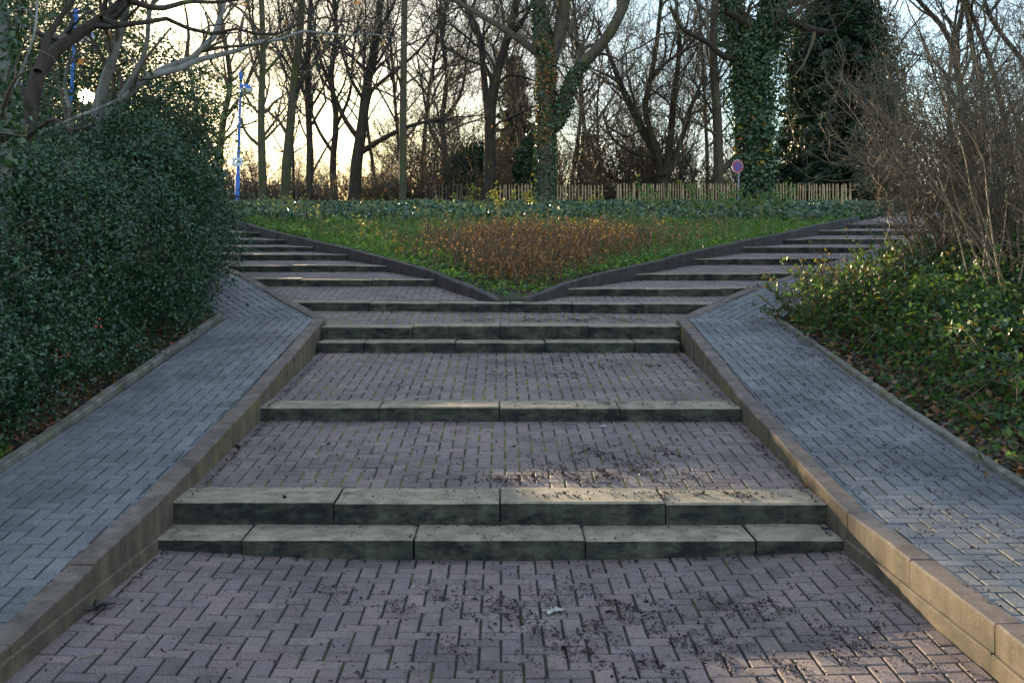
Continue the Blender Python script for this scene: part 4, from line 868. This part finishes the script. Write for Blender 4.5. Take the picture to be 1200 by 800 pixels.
# ------------------------------------------------------------------ lamp posts and the sign
M_BLUE = plain('blue_painted_steel', (0.035, 0.125, 0.40), 0.65, var=.12); M_WHITE = plain('white_plate', (0.62, 0.68, 0.74), .5, var=.1); M_GLASS = plain('milky_lamp_glass', (.75, .74, .7), .25, var=.05); M_STEEL = plain('grey_steel', (.13, .16, .22), .65, 0.0, var=.1)
M_RED = plain('sign_red', (.30, .008, .014), .4, var=.1); M_SBLUE = plain('sign_blue', (.010, .035, .26), .4, var=.1)
def tube(pts, rad, S=12):
    tb = Tubes(); tb.add(np.array([pts]), np.array([rad]), S); return tb
def lathe(name, c, prof, m, S=20):
    v, f = [], []
    for r_, z in prof:
        for k in range(S): v.append((c[0] + r_ * math.cos(k / S * 6.28318), c[1] + r_ * math.sin(k / S * 6.28318), c[2] + z))
    for i in range(len(prof) - 1):
        for k in range(S): f.append((i * S + k, i * S + (k + 1) % S, (i + 1) * S + (k + 1) % S, (i + 1) * S + k))
    me = bpy.data.meshes.new(name); me.from_pydata(v, [], f); me.materials.append(m); me.polygons.foreach_set('use_smooth', np.ones(len(f), bool)); me.update(); return me
def lamp_post(label, x, Y, xt, yt, yb=None, r0=.066, sign=None):
    X = (x - CX) / F * Y; zb = float(ground_z(X, Y)); top = P(xt, yt, Y); t = empty('lamp_post', (X, Y, zb), label, 'lamp post')
    b = np.array([X, Y, zb - .1]); k = lambda q: b + (top - b) * q
    link('post', tube([b, k(.3), k(.301), k(.7), k(.95)], [r0, r0, r0 * .78, r0 * .62, r0 * .5]).mesh('post', M_BLUE), t)
    link('mast_top', tube([k(.95), k(.955), k(.995), k(1.0)], [r0 * .5, r0 * 1.0, r0 * 1.0, r0 * .3]).mesh('mast_top', M_BLUE), t)
    a = k(.90); h = a + np.array([.2, -.1, -.1])
    link('arm', tube([a, a + np.array([.08, -.04, .03]), h + np.array([0, 0, .12])], [.022, .02, .02], 8).mesh('arm', M_BLUE), t)
    hd = link('lamp_head', lathe('lamp_head', h, [(.02, .14), (.09, .11), (.17, .03), (.19, 0)], M_BLUE), t)
    link('lamp_glass', lathe('lamp_glass', h, [(.185, 0), (.17, -.06), (.09, -.12), (.01, -.135)], M_GLASS), hd)
    if sign:
        sx, sy, sw, sh = sign; c = P(sx, sy, Y) + np.array([0, -.09, 0]); pm = PolyMesh()
        x0, x1, z0, z1, yy = c[0] - sw / 2, c[0] + sw / 2, c[2] - sh / 2, c[2] + sh / 2, c[1]
        pm.add([(x0, yy, z0), (x1, yy, z0), (x1, yy, z1), (x0, yy, z1), (x0, yy + .012, z0), (x1, yy + .012, z0), (x1, yy + .012, z1), (x0, yy + .012, z1)], [[0, 1, 2, 3], [5, 4, 7, 6], [0, 4, 5, 1], [1, 5, 6, 2], [2, 6, 7, 3], [3, 7, 4, 0]])
        pl = link('sign_plate', pm.mesh('sign_plate', M_WHITE), t); pl['label'] = 'white plate clamped to the post'
        cl = PolyMesh(); cl.prism([(c[0] - .1, yy - .012), (c[0] + .1, yy - .012), (c[0] + .1, yy - .002), (c[0] - .1, yy - .002)], c[2] + .02, c[2] - .02, .003); link('clamp', cl.mesh('clamp', M_STEEL), pl)
    return t
lamp_post('slim blue lamp post with a white plate, standing clear beside the bare trunks', 277, 29, 282.5, 84, sign=(279, 190, .30, .24))
lamp_post('blue lamp post half hidden by the mossy limb and holly leaves', 74, 17.5, 89, 10, r0=.05)
def disc(name, c, r_, m, rot, S=32, th=.006, r_in=0):
    ca, sa = math.cos(rot), math.sin(rot); v = []; f = []
    for rr_, d in ((r_in, 0), (r_, 0), (r_, th), (r_in, th)):
        for k in range(S):
            a = k / S * 6.28318; u, z = rr_ * math.cos(a), rr_ * math.sin(a); v.append((c[0] + u * ca - d * sa * -1, c[1] + u * sa + d * ca, c[2] + z))
    for i in range(4):
        for k in range(S): f.append((i * S + k, i * S + (k + 1) % S, ((i + 1) % 4) * S + (k + 1) % S, ((i + 1) % 4) * S + k))
    me = bpy.data.meshes.new(name); me.from_pydata(v, [], f); me.materials.append(m); me.update(); return me
Ys = 31.0; sc_ = P(864.5, 195, Ys); zb = float(ground_z(sc_[0], Ys)); ps = empty('traffic_sign', (sc_[0], Ys, zb), 'round blue and red no stopping sign on a thin pole before the ivy tree', 'road sign')
link('pole', tube([(sc_[0] + .04, Ys + .04, zb - .1), (sc_[0] + .04, Ys + .04, sc_[2] + .22)], [.024, .024]).mesh('pole', M_STEEL), ps)
rot = R(22); dr = np.array([math.sin(rot), -math.cos(rot), 0]) * .006
pl = link('sign_plate', disc('sign_plate', sc_, .205, M_WHITE, rot), ps)
link('red_ring', disc('red_ring', sc_ + dr, .195, M_RED, rot, r_in=.135), pl); link('blue_field', disc('blue_field', sc_ + dr * 1.5, .138, M_SBLUE, rot), pl)
pm = PolyMesh(); ca, sa = math.cos(rot), math.sin(rot); q = []
for u, z in ((-.112, .086), (-.086, .112), (.112, -.086), (.086, -.112)): q.append((sc_[0] + dr[0] * 2.2 + u * ca, sc_[1] + dr[1] * 2.2 + u * sa, sc_[2] + z))
pm.add(q, [[0, 3, 2, 1]]); link('red_bar', pm.mesh('red_bar', M_RED), pl)

# ------------------------------------------------------------------ ground cover
def scatter(name, label, cat, rng, p, size, m, nrm=(0, 0, 1.0), bias=1.0, aspect=.6, axis=None, fold=.15, droop=0.0, rnd=None):
    o = link(name, leaf_mesh(name, leaf_quads(rng, p, size, np.array(nrm), bias, aspect, fold, droop, axis), m, rng, rnd), None)
    return tag(o, label, cat, kind='stuff')
def fbm(x, y, s): return .5 + .25 * (np.sin(x * 1.7 * s + 1.3) * np.sin(y * 1.3 * s + .7) + .6 * np.sin(x * 3.9 * s + y * 2.1 * s) + .4 * np.sin(y * 6.3 * s - x * 4.7 * s))
def outside_l(x, y): return x < np.where(y < 11.8, -3.32, -3.40 - .585 * (y - 11.8))
def outside_r(x, y): return x > np.where(y < 11.45, 3.26, 3.30 + .75 * (y - 11.5))
def in_wedge(x, y, m=.13): return (y > 12.8) & (x > li(y) + m) & (x < ri(y) - m)
def area(rng, n, x0, x1, y0, y1, test, wt=None):
    x = rng.uniform(x0, x1, n); y = rng.uniform(y0, y1, n); k = test(x, y)
    if wt is not None: k &= rng.random(n) < wt(x, y)
    return x[k], y[k]
def layer(rng, x, y, h):
    return np.stack([x, y, ground_z(x, y) + h * rng.random(len(x)) ** .6], 1)
rng = rng_(201)
# ivy over the bank at the top
x, y = area(rng, 420000, -20, 20, 22.5, 36.5, lambda x, y: ~((y < 28) & ((x > lo(y) - 1.6) & (x < li(y)) | (x < ro(y) + 1.6) & (x > ri(y)))), lambda x, y: np.clip((y - 22) / 4, 0, 1))
h = .14 + .26 * np.clip(fbm(x, y, .7), 0, 1) + .10 * np.exp(-((y - 31) / 2.0) ** 2)
scatter('ivy_cover', 'blue green ivy carpeting the top of the bank below the fence', 'ivy', rng, layer(rng, x, y, h), .095, M_IVYB, aspect=.8)
x, y = area(rng, 60000, -14, -3.3, 13, 24, outside_l); scatter('ivy_cover', 'ivy covering the ground behind the left grey ramp', 'ivy', rng, layer(rng, x, y, .15 + .45 * np.clip(fbm(x, y, .9), 0, 1)), .075, M_IVYB, aspect=.8)
# the planted wedge
x, y = area(rng, 150000, -8, 9, 12.8, 25, in_wedge, lambda x, y: np.clip(.25 + .9 * fbm(x, y, 1.1), 0, 1) * np.clip(1.2 - .75 * np.exp(-((x - .45) / 1.2) ** 2) * (y < 19) * (y > 13.5), .12, 1) * np.clip((y - 12.9) / .9, .15, 1))
edge = np.exp(-np.minimum(x - li(y), ri(y) - x) / .5)
scatter('ground_cover', 'bright green low leaves along the edges of the planted wedge', 'ground cover', rng, layer(rng, x, y, (.04 + .22 * np.clip(fbm(x, y, 2), 0, 1) ** 2 + .05 * edge) * np.clip((y - 12.7) / 1.2, .3, 1)), .062, M_GREEN, aspect=.7)
x, y = area(rng, 48000, -10, 12, 16.0, 28, lambda x, y: in_wedge(x, y, .3), lambda x, y: np.clip(fbm(x, y, .8) * 1.3, .15, 1))
p = np.stack([x, y, ground_z(x, y) - .02], 1); ax = unit(rng.normal(size=p.shape) * [.45, .45, .2] + [0, 0, 1])
scatter('grass', 'long tufted grass growing up the bank above the wedge', 'grass', rng, p, .26, M_GRASS, bias=0, aspect=.05, axis=ax, fold=.05)
x, y = area(rng, 26000, -4, 5.5, 13.2, 20, lambda x, y: in_wedge(x, y, .35), lambda x, y: (fbm(x, y, 2.4) > .38) * np.exp(-((x - .45 - .12 * (y - 15)) / (.70 + .185 * (y - 13))) ** 2) * np.clip((y - 13.4) / .6, 0, 1) * np.clip((20 - y) / 2, 0, 1))
n = len(x); gz_ = ground_z(x, y); hh = rng.uniform(.28, .58, n) * np.clip(.55 + (y - 13.2) * .35, .4, 1)
K = 4; s = np.linspace(0, 1, K)[None, :, None]; d = unit(rng.normal(size=(n, 3)) * [.22, .22, 0] + [0, 0, 1]); pts = np.stack([x, y, gz_], 1)[:, None] + d[:, None] * hh[:, None, None] * s + np.cumsum(rng.normal(size=(n, K, 3)) * .012, 1)
pick = rng.random(n) < .55; tb = Tubes(); tb.add(pts[pick], np.broadcast_to(np.array([.008, .0065, .005, .0035]), (int(pick.sum()), K)).copy(), 3)
o = link('dry_stems', tb.mesh('dry_stems', M_TWIGR, rng)); tag(o, 'thicket of upright dry brown stems filling the middle of the wedge', 'dry stems', kind='stuff')
rep = np.repeat(np.arange(n), 4); q = rng.uniform(.25, 1.0, len(rep)) * (K - 1); i = np.minimum(q.astype(int), K - 2); f = (q - i)[:, None]; c = pts[rep, i] * (1 - f) + pts[rep, i + 1] * f
scatter('dry_leaves', 'small brown leaves still clinging to the dry stems', 'dry leaves', rng, c, .05, M_DRY, bias=0, aspect=.45)
x, y = area(rng, 5200, -10, 11, 13.3, 27, lambda x, y: in_wedge(x, y, .25), lambda x, y: np.clip(fbm(x, y, 1.6) * 2.2 - .75, 0, 1)); n2 = len(x); h2 = rng.uniform(.18, .62, n2) * (.6 + .5 * (y > 17)); s2 = np.linspace(0, 1, 4)[None, :, None]
d2 = unit(rng.normal(size=(n2, 3)) * [.3, .3, 0] + [0, 0, 1]); p2 = np.stack([x, y, ground_z(x, y)], 1)[:, None] + d2[:, None] * h2[:, None, None] * s2
tb = Tubes(); tb.add(p2, np.broadcast_to(np.array([.005, .004, .003, .002]), (n2, 4)).copy(), 3); o = link('weed_stems', tb.mesh('weed_stems', M_TWIGP, rng)); tag(o, 'ragged weed stems standing above the ground cover of the bank', 'weeds', kind='stuff')
k2 = np.repeat(np.arange(n2), 9); f = rng.uniform(.6, 3, len(k2)); i_ = np.minimum(f.astype(int), 2); f = (f - i_)[:, None]
scatter('weed_leaves', 'green and yellow leaves on the ragged weed stems of the bank', 'weeds', rng, p2[k2, i_] * (1 - f) + p2[k2, i_ + 1] * f, .065, M_WEED, bias=.3, aspect=.5)
x, y = area(rng, 14000, -8, 9, 12.8, 23, in_wedge); scatter('leaf_litter', 'brown leaf litter between the plants of the wedge', 'leaf litter', rng, layer(rng, x, y, .02), .06, M_LITTER, bias=2.5, aspect=.7)
# brambles and ivy right of the right ramp
x, y = area(rng, 260000, 3.2, 13, 3.5, 26, outside_r, lambda x, y: np.clip(1.1 * fbm(x, y, 1.3) + .25, 0, 1) * np.clip((x - np.where(y < 11.5, 3.26, 3.3 + .75 * (y - 11.5)) - .05) / .5 + .08 + .12 * (y > 8), .0, 1) * np.clip((y - 5.0) / 2.2 + .12, .12, 1))
dm = np.clip((x - 3.3) / .9, .15, 1); h = dm * (.10 + .42 * np.clip(fbm(x, y, 1.4), 0, 1) * np.clip((y - 5) / 3, .25, 1)) + .18 * np.exp(-((x - 4.1) / .6) ** 2 - ((y - 10.2) / 1.0) ** 2)
scatter('bramble_cover', 'brambles and ivy with green and reddish leaves spilling towards the right edging', 'ground cover', rng, layer(rng, x, y, h * (.55 + .9 * np.clip(fbm(x, y, 4.5), 0, 1))), .066, M_BRAMBLE, bias=.45, aspect=.6)
n = 420; x, y = area(rng, n * 8, 3.4, 8.5, 5.5, 13, outside_r); n = min(n, len(x)); x, y = x[:n], y[:n]; a = rng.uniform(0, 6.28, n); ln = rng.uniform(.3, .9, n); s = np.linspace(0, 1, 6)[None, :]
pts = np.stack([x[:, None] + np.cos(a)[:, None] * ln[:, None] * s, y[:, None] + np.sin(a)[:, None] * ln[:, None] * s, ground_z(x, y)[:, None] + ln[:, None] * (1.5 * s - 1.25 * s * s) * rng.uniform(.5, 1.1, (n, 1))], -1) + rng.normal(size=(n, 6, 3)) * .012
tb = Tubes(); tb.add(pts, np.broadcast_to(np.linspace(.005, .002, 6), (n, 6)).copy(), 3); o = link('bramble_stems', tb.mesh('bramble_stems', M_TWIGR, rng)); tag(o, 'arching reddish bramble runners over the leafy bank on the right', 'brambles', kind='stuff')
k = np.repeat(np.arange(n), 16); f = rng.uniform(.8, 5, len(k)); i_ = np.minimum(f.astype(int), 4); f = (f - i_)[:, None]
scatter('bramble_leaves', 'yellow green leaves along the arching bramble runners', 'brambles', rng, pts[k, i_] * (1 - f) + pts[k, i_ + 1] * f + rng.normal(size=(len(k), 3)) * .02, .06, M_BRAMBLE, bias=.5, aspect=.65)
x, y = area(rng, 60000, 3.8, 11, 8, 22, outside_r, lambda x, y: np.clip((x - 3.8) / 1.5, 0, 1)); scatter('ivy_cover', 'dark ivy under the bare shrubs right of the ramp', 'ivy', rng, layer(rng, x, y, .45 * np.clip(fbm(x, y, 1.1) + .2, .1, 1)), .062, M_IVYB, aspect=.8)
x, y = area(rng, 24000, 3.2, 7, 3.5, 14, outside_r, lambda x, y: np.clip(1.25 - .25 * (x - 3.2), .2, 1)); scatter('leaf_litter', 'fallen brown leaves and bark behind the right edging', 'leaf litter', rng, layer(rng, x, y, .03), .06, M_LITTER, bias=2, aspect=.75)
x, y = area(rng, 9000, -4.2, -3.24, 3.5, 12, outside_l); scatter('leaf_litter', 'dead leaves under the foot of the hedge', 'leaf litter', rng, layer(rng, x, y, .03), .045, M_LITTER, bias=2, aspect=.75)
x, y = area(rng, 16000, -4.3, -3.26, 4.0, 11.8, outside_l, lambda x, y: np.clip(fbm(x, y, 2.2) * 1.7 - .3, 0, 1)); scatter('low_leaves', 'low dark green leaves creeping out from under the hedge', 'ground cover', rng, layer(rng, x, y, .16), .036, M_HEDGE, bias=.5, aspect=.6)
x, y = area(rng, 4200, -3.75, -3.3, 4.8, 6.8, outside_l, lambda x, y: np.clip(fbm(x, y, 2.2) * 1.6 - .4, 0, 1)); scatter('weeds', 'small bright green weeds at the foot of the hedge', 'weeds', rng, layer(rng, x, y, .07), .035, M_GREEN, bias=.6, aspect=.7)

# ------------------------------------------------------------------ leafy saplings on the bank and bushes on the right
def sapling(name, label, x, Y, h, n, seed, m, ls=.08, lv=120, stem=M_TWIG, spread=.35, cat='sapling'):
    sp = [dict(n=0, perm=5, len=(.15, .45), rel=False, ang=(30, 60), K=4, S=3, t0=.3, rmin=.003, up=.2)]
    return bush(name, label, ((x - CX) / F * Y, Y), h, .5, n, seed, sp, (stem, stem), cat=cat, lean=spread, r=(.006, .012), leaves=lv, lm=m, ls=ls, S=4)
for i, (x, Y, h, lv, lab) in enumerate([(572, 26, .95, 150, 'yellow green sapling at the left of the little group below the ivy tree'), (596, 25.5, .8, 170, 'bushiest yellow green sapling below the fence gap'), (622, 26.5, .75, 110, 'sparse yellow green sapling right under the large ivy tree'), (747, 27, 1.0, 130, 'young green sapling before the gap between the pale fences'), (690, 26, .6, 80, 'low yellow leaved seedling right of the large ivy tree')]):
    sapling('sapling', lab, x, Y, h, 5, 300 + i, M_YELLOW if i != 3 else M_GREEN, lv=lv)
for i, (x, Y, h, lv, lab) in enumerate([(818, 25, .9, 500, 'grey green bush on the bank just before the no stopping sign'), (862, 24.5, 1.0, 700, 'leafy green bush at the foot of the massive ivy tree'), (905, 25, .9, 500, 'loose green bush on the bank right of the massive ivy tree'), (760, 25.5, .7, 300, 'small shrub on the bank below the low forked tree')]):
    sapling('bank_bush', lab, x, Y, h, 16, 320 + i, M_GREEN, ls=.06, lv=lv, spread=.6, cat='bush')
for i, (x, Y, h, lv, m, lab) in enumerate([(968, 11.9, .85, 90, M_ORANGE, 'thin arching shoots with orange and yellow leaves at the end of the right edging'), (1000, 12.6, .8, 70, M_ORANGE, 'reddish shoots with few orange leaves behind the yellow leaved ones'), (935, 11.3, .6, 160, M_YELLOW, 'yellow green bramble tip beside the crease of the right ramp')]):
    sapling('shoots', lab, x, Y, h, 14, 340 + i, m, ls=.035, lv=lv, stem=M_TWIGR, spread=.7, cat='shoots')

for i, (x, Y, h, lv, lab) in enumerate([(955, 11.25, .55, 900, 'leafy bramble clump overhanging the far end of the right edging'), (990, 10.7, .6, 1100, 'green bramble clump beside the overhanging one'), (1010, 11.6, .8, 800, 'tall reddish green bramble clump below the orange leaved shoots')]):
    sapling('bramble_clump', lab, x, Y, h, 22, 360 + i, M_BRAMBLE, ls=.055, lv=lv, stem=M_TWIGR, spread=.8, cat='bramble')

# ------------------------------------------------------------------ the bare shrubs and tree on the right
TR_ = [dict(n=0, perm=2.6, len=(.4, 1.2), rel=False, ang=(20, 65), K=7, S=4, t0=.2, up=.05, wander=.32, rmax=.009, rmin=.004, rf=.6), dict(n=0, perm=3.6, len=(.15, .6), rel=False, ang=(25, 75), K=5, S=3, t0=.1, up=.05, wander=.32, rmin=.0032, rtip=.0022), dict(n=0, perm=4.5, len=(.04, .18), rel=False, ang=(30, 75), K=3, S=3, rmin=.0026, rtip=.002)]
for i, (X, Y, H, W, n, pull, lab) in enumerate([(5.35, 11.5, 1.7, 1.3, 32, (-.05, 0, 0), 'bare many stemmed shrub closest to the right flight, arching over the ivy'), (5.35, 9.9, 2.2, 1.4, 40, (-.02, 0, 0), 'bare brown shrub rising from the dark ivy in front of its neighbours'), (6.0, 12.2, 2.9, 1.5, 44, (-.03, 0, 0), 'tall bare shrub whose twigs hang towards the dark conifer'), (7.1, 14.2, 3.2, 1.6, 42, (-.05, 0, 0), 'rearmost tall bare shrub before the broad conifer'), (5.8, 10.7, 2.7, 1.5, 46, (-.03, 0, 0), 'bare shrub with upright pale stems at the frame edge'), (6.5, 12.6, 3.0, 1.8, 46, (-.04, 0, 0), 'bare tall shrub under the blue sky at the upper corner'), (7.6, 15.8, 2.6, 2.2, 40, (-.05, 0, 0), 'reddish tangled shrub beyond the head of the right flight')]):
    bush('bare_shrub', lab, (X, Y), H, W, n, 400 + i, TR_, ((M_TWIGP if i % 2 else M_TWIG), M_TWIG if i % 3 else M_TWIGR), cat='shrub', lean=.28, r=(.008, .017), pull=pull)
px_tree('bare_tree', 'bare dark branched tree against blue sky above the tangled shrubs', 15.5, [
    ([(1134, 320), (1134, 200), (1128, 130), (1122, 80), (1112, 42), (1088, 14), (1064, -14)], 5, 2.4, 0), ([(1118, 50), (1126, 20), (1132, -20)], 2.6, 1.5, .5),
    ([(1134, 210), (1156, 150), (1140, 60), (1134, 20), (1124, -20)], 3.4, 2.4, -.4), ([(1160, 300), (1180, 180), (1168, 100), (1152, 50), (1136, 10), (1126, -20)], 3.6, 2.4, -.8),
    ([(1215, 90), (1186, 56), (1164, 26), (1150, -10)], 3.4, 2.2, 0), ([(1120, 96), (1094, 72), (1078, 40)], 2, 1, .6)], TW(d1=2.2, l1=(.6, 1.8), d2=3, l2=(.3, 1.0), d3=3.6, l3=(.12, .45)), 450, M_BARKD, M_TWIGD, ntrunk=1)

# ------------------------------------------------------------------ crumbs, leaves and twigs lying on the paving
def surf(x, y):
    z = np.where(y < 5.8, 0.016 * x * x * np.clip((y - 3) / 2.6, 0, 1) - .004 * (y - 5.8), 0)
    for (i, a, b, z0, z1) in ((1, 5.8, 6.1, S[1][1], S[1][1]), (2, 6.1, 6.46, S[2][1], S[2][1]), (2, 6.46, 8.265, S[2][1], S[3][1] - .115), (3, 8.265, 8.625, S[3][1], S[3][1]), (3, 8.625, 11.0, S[3][1], S[4][1] - .115), (4, 11.0, 11.32, S[4][1], S[4][1]), (5, 11.32, 11.68, S[5][1], S[5][1]), (5, 11.68, 12.5, S[5][1], LA[6][1] - .115)):
        z = np.where((y >= a) & (y < b), z0 + (z1 - z0) * (y - a) / (b - a), z)
    z = np.where(x > 2.14, rz(y), z); return np.where(x < -2.14, lz(y), z)
M_CRUMB = leaf_mat('dark_crumbs', [(.014, .009, .009), (.034, .019, .018), (.06, .034, .03)], rough=.7, transl=0)
rng = rng_(501); cx_, cy_ = [], []
for (x, y, sx, sy, n) in [(.45, 4.75, .5, .22, 900), (.15, 5.05, .45, .12, 450), (.9, 4.4, .5, .18, 700), (1.25, 5.0, .35, .12, 380), (-.5, 5.25, .6, .14, 360), (.6, 5.3, .8, .2, 420), (1.7, 4.5, .25, .2, 300), (-.1, 4.3, 1.2, .3, 500),
        (.8, 6.85, .33, .16, 700), (.95, 7.3, .25, .12, 350), (.1, 6.65, .35, .07, 330), (-.8, 7.0, .7, .4, 330), (.9, 7.5, .5, .25, 220), (.62, 6.27, .35, .06, 360), (1.35, 6.3, .2, .05, 160), (-.4, 6.28, 1.0, .08, 160),
        (.3, 9.8, .4, .12, 260), (1.3, 10.2, .4, .12, 300), (.9, 10.5, .5, .1, 260), (-.9, 9.5, .8, .4, 240), (.7, 8.42, .8, .08, 240), (.6, 11.9, .5, .1, 330), (1.3, 11.95, .35, .12, 300), (-.4, 11.9, .5, .1, 120),
        (2.75, 8.6, .25, .35, 330), (2.6, 6.6, .2, .5, 300), (2.9, 9.8, .25, .3, 220), (2.5, 5.4, .2, .4, 160), (-.3, 5.85, 1.3, .12, 160)]:
    k = int(n * 4.4); px_ = rng.normal(x, sx, k); py_ = rng.normal(y, sy, k); keep = (fbm(px_, py_, 6.0) + .5 * fbm(px_ * 2.3, py_ * 2.3, 9.0) > .80 + rng.normal(size=k) * .12); cx_.append(px_[keep]); cy_.append(py_[keep])
for (xa, xb, yy, n) in [(-1.9, 1.95, 5.78, 260), (-1.9, 1.95, 6.08, 200), (-1.9, 1.95, 8.25, 420), (-1.9, 1.95, 10.98, 300), (-1.9, 1.95, 12.42, 200)]:
    cx_.append(rng.uniform(xa, xb, n)); cy_.append(yy - np.abs(rng.normal(0, .02, n)) - .006)
for sg in (-1, 1):
    k = 900; yy = rng.uniform(3.9, 11, k); cx_.append(sg * (1.955 - np.abs(rng.normal(0, .025, k))) * np.where(yy < 5.7, 1 + (5.75 - yy) * .022, 1)); cy_.append(yy)
k = 700; yy = rng.uniform(4, 11, k); cx_.append(3.15 - np.abs(rng.normal(0, .04, k))); cy_.append(yy)
cx_ = np.concatenate(cx_ + [rng.uniform(-2, 3.1, 1500)]); cy_ = np.concatenate(cy_ + [rng.uniform(3.8, 12, 1500)])
ok = (np.abs(cx_) < 1.985) | ((cx_ > 2.15) & (cx_ < 3.15)); cx_, cy_ = cx_[ok], cy_[ok]
p = np.stack([cx_, cy_, surf(cx_, cy_) + .002], 1)
scatter('debris', 'dark crumbs of seeds and bark scattered over the paving', 'debris', rng, p, .0118 * np.exp(rng.normal(0, .42, len(p))), M_CRUMB, bias=1.4, aspect=.6, fold=.22)
def big_leaf(name, label, x, y, size, c, seed, rotz=0.0, curl=.25, lobes=5, dz=0.0):
    rng = random.Random(seed); z = float(surf(np.array([x]), np.array([y]))[0]) + .004 + dz; pm = PolyMesh(); n = 30; v = [(0, 0, .012)]
    for k in range(n):
        a = k / n * 2 * math.pi; r_ = size * (.55 + .18 * math.cos(a * lobes) + rng.uniform(-.06, .06)) * (1.15 if abs(math.cos(a)) > .6 else .85)
        v.append((r_ * math.cos(a), r_ * .8 * math.sin(a), size * curl * rng.uniform(.1, 1) * (.4 + .6 * abs(math.sin(a * 1.5)))))
    ca, sa = math.cos(rotz), math.sin(rotz); v = [(x + a * ca - b * sa, y + a * sa + b * ca, z + h) for a, b, h in v]
    pm.add(v, [[0, 1 + k, 1 + (k + 1) % n] for k in range(n)])
    m = plain(name + '_tissue', c, .6, var=.45, scale=40); o = link(name, pm.mesh(name, m)); md = o.modifiers.new('thickness', 'SOLIDIFY'); md.thickness = .0015
    return tag(o, label, 'leaf')
def at(px, py, z): Y = (EYE - z) * F / (py - Y0); return (px - CX) / F * Y, Y
big_leaf('fallen_leaf', 'pale curled dry leaf lying among crumbs on the lowest landing', *at(648, 719, .0), (.07), (.44, .42, .38), 1, .4, curl=.5)
big_leaf('fallen_leaf', 'wet black leaf lying against the shaded kerb', *at(112, 721, .02), .11, (.02, .018, .015), 2, .5, curl=.35)
big_leaf('fallen_leaf', 'small orange leaf at the end of the second step by the sunlit kerb', *at(944, 569, .27), .04, (.42, .12, .02), 3, 1.0, curl=.5)
big_leaf('fallen_leaf', 'orange leaf on the lowest landing at the foot of the sunlit kerb', *at(1152, 775, .05), .035, (.42, .16, .03), 4, 2.0, curl=.4)
big_leaf('fallen_leaf', 'dark crumpled leaf on the end of the lowest step', *at(969, 621, .126), .05, (.03, .03, .04), 5, .0, curl=.4)
big_leaf('fallen_leaf', 'pale grey leaf scrap on the landing under the single step', *at(707, 495, .40), .04, (.4, .42, .42), 6, .3, curl=.4)
for i, (px, py, z, ln, a, lab) in enumerate([(92, 776, .02, .12, .5, 'pale straw twig lying on the lowest landing near the shaded kerb'), (693, 746, .0, .09, 2.1, 'thin tan twig lying among crumbs on the lowest landing'), (1095, 612, .34, .16, 2.0, 'curved tan twig lying on the right grey ramp')]):
    x, y = at(px, py, z); zz = float(surf(np.array([x]), np.array([y]))[0]) + .006
    o = link('twig', tube([(x, y, zz), (x + ln * .5 * math.cos(a) + .01, y + ln * .5 * math.sin(a), zz + .006), (x + ln * math.cos(a), y + ln * math.sin(a), zz)], [.0035, .003, .002], 5).mesh('twig', M_TWIGP)); tag(o, lab, 'twig')
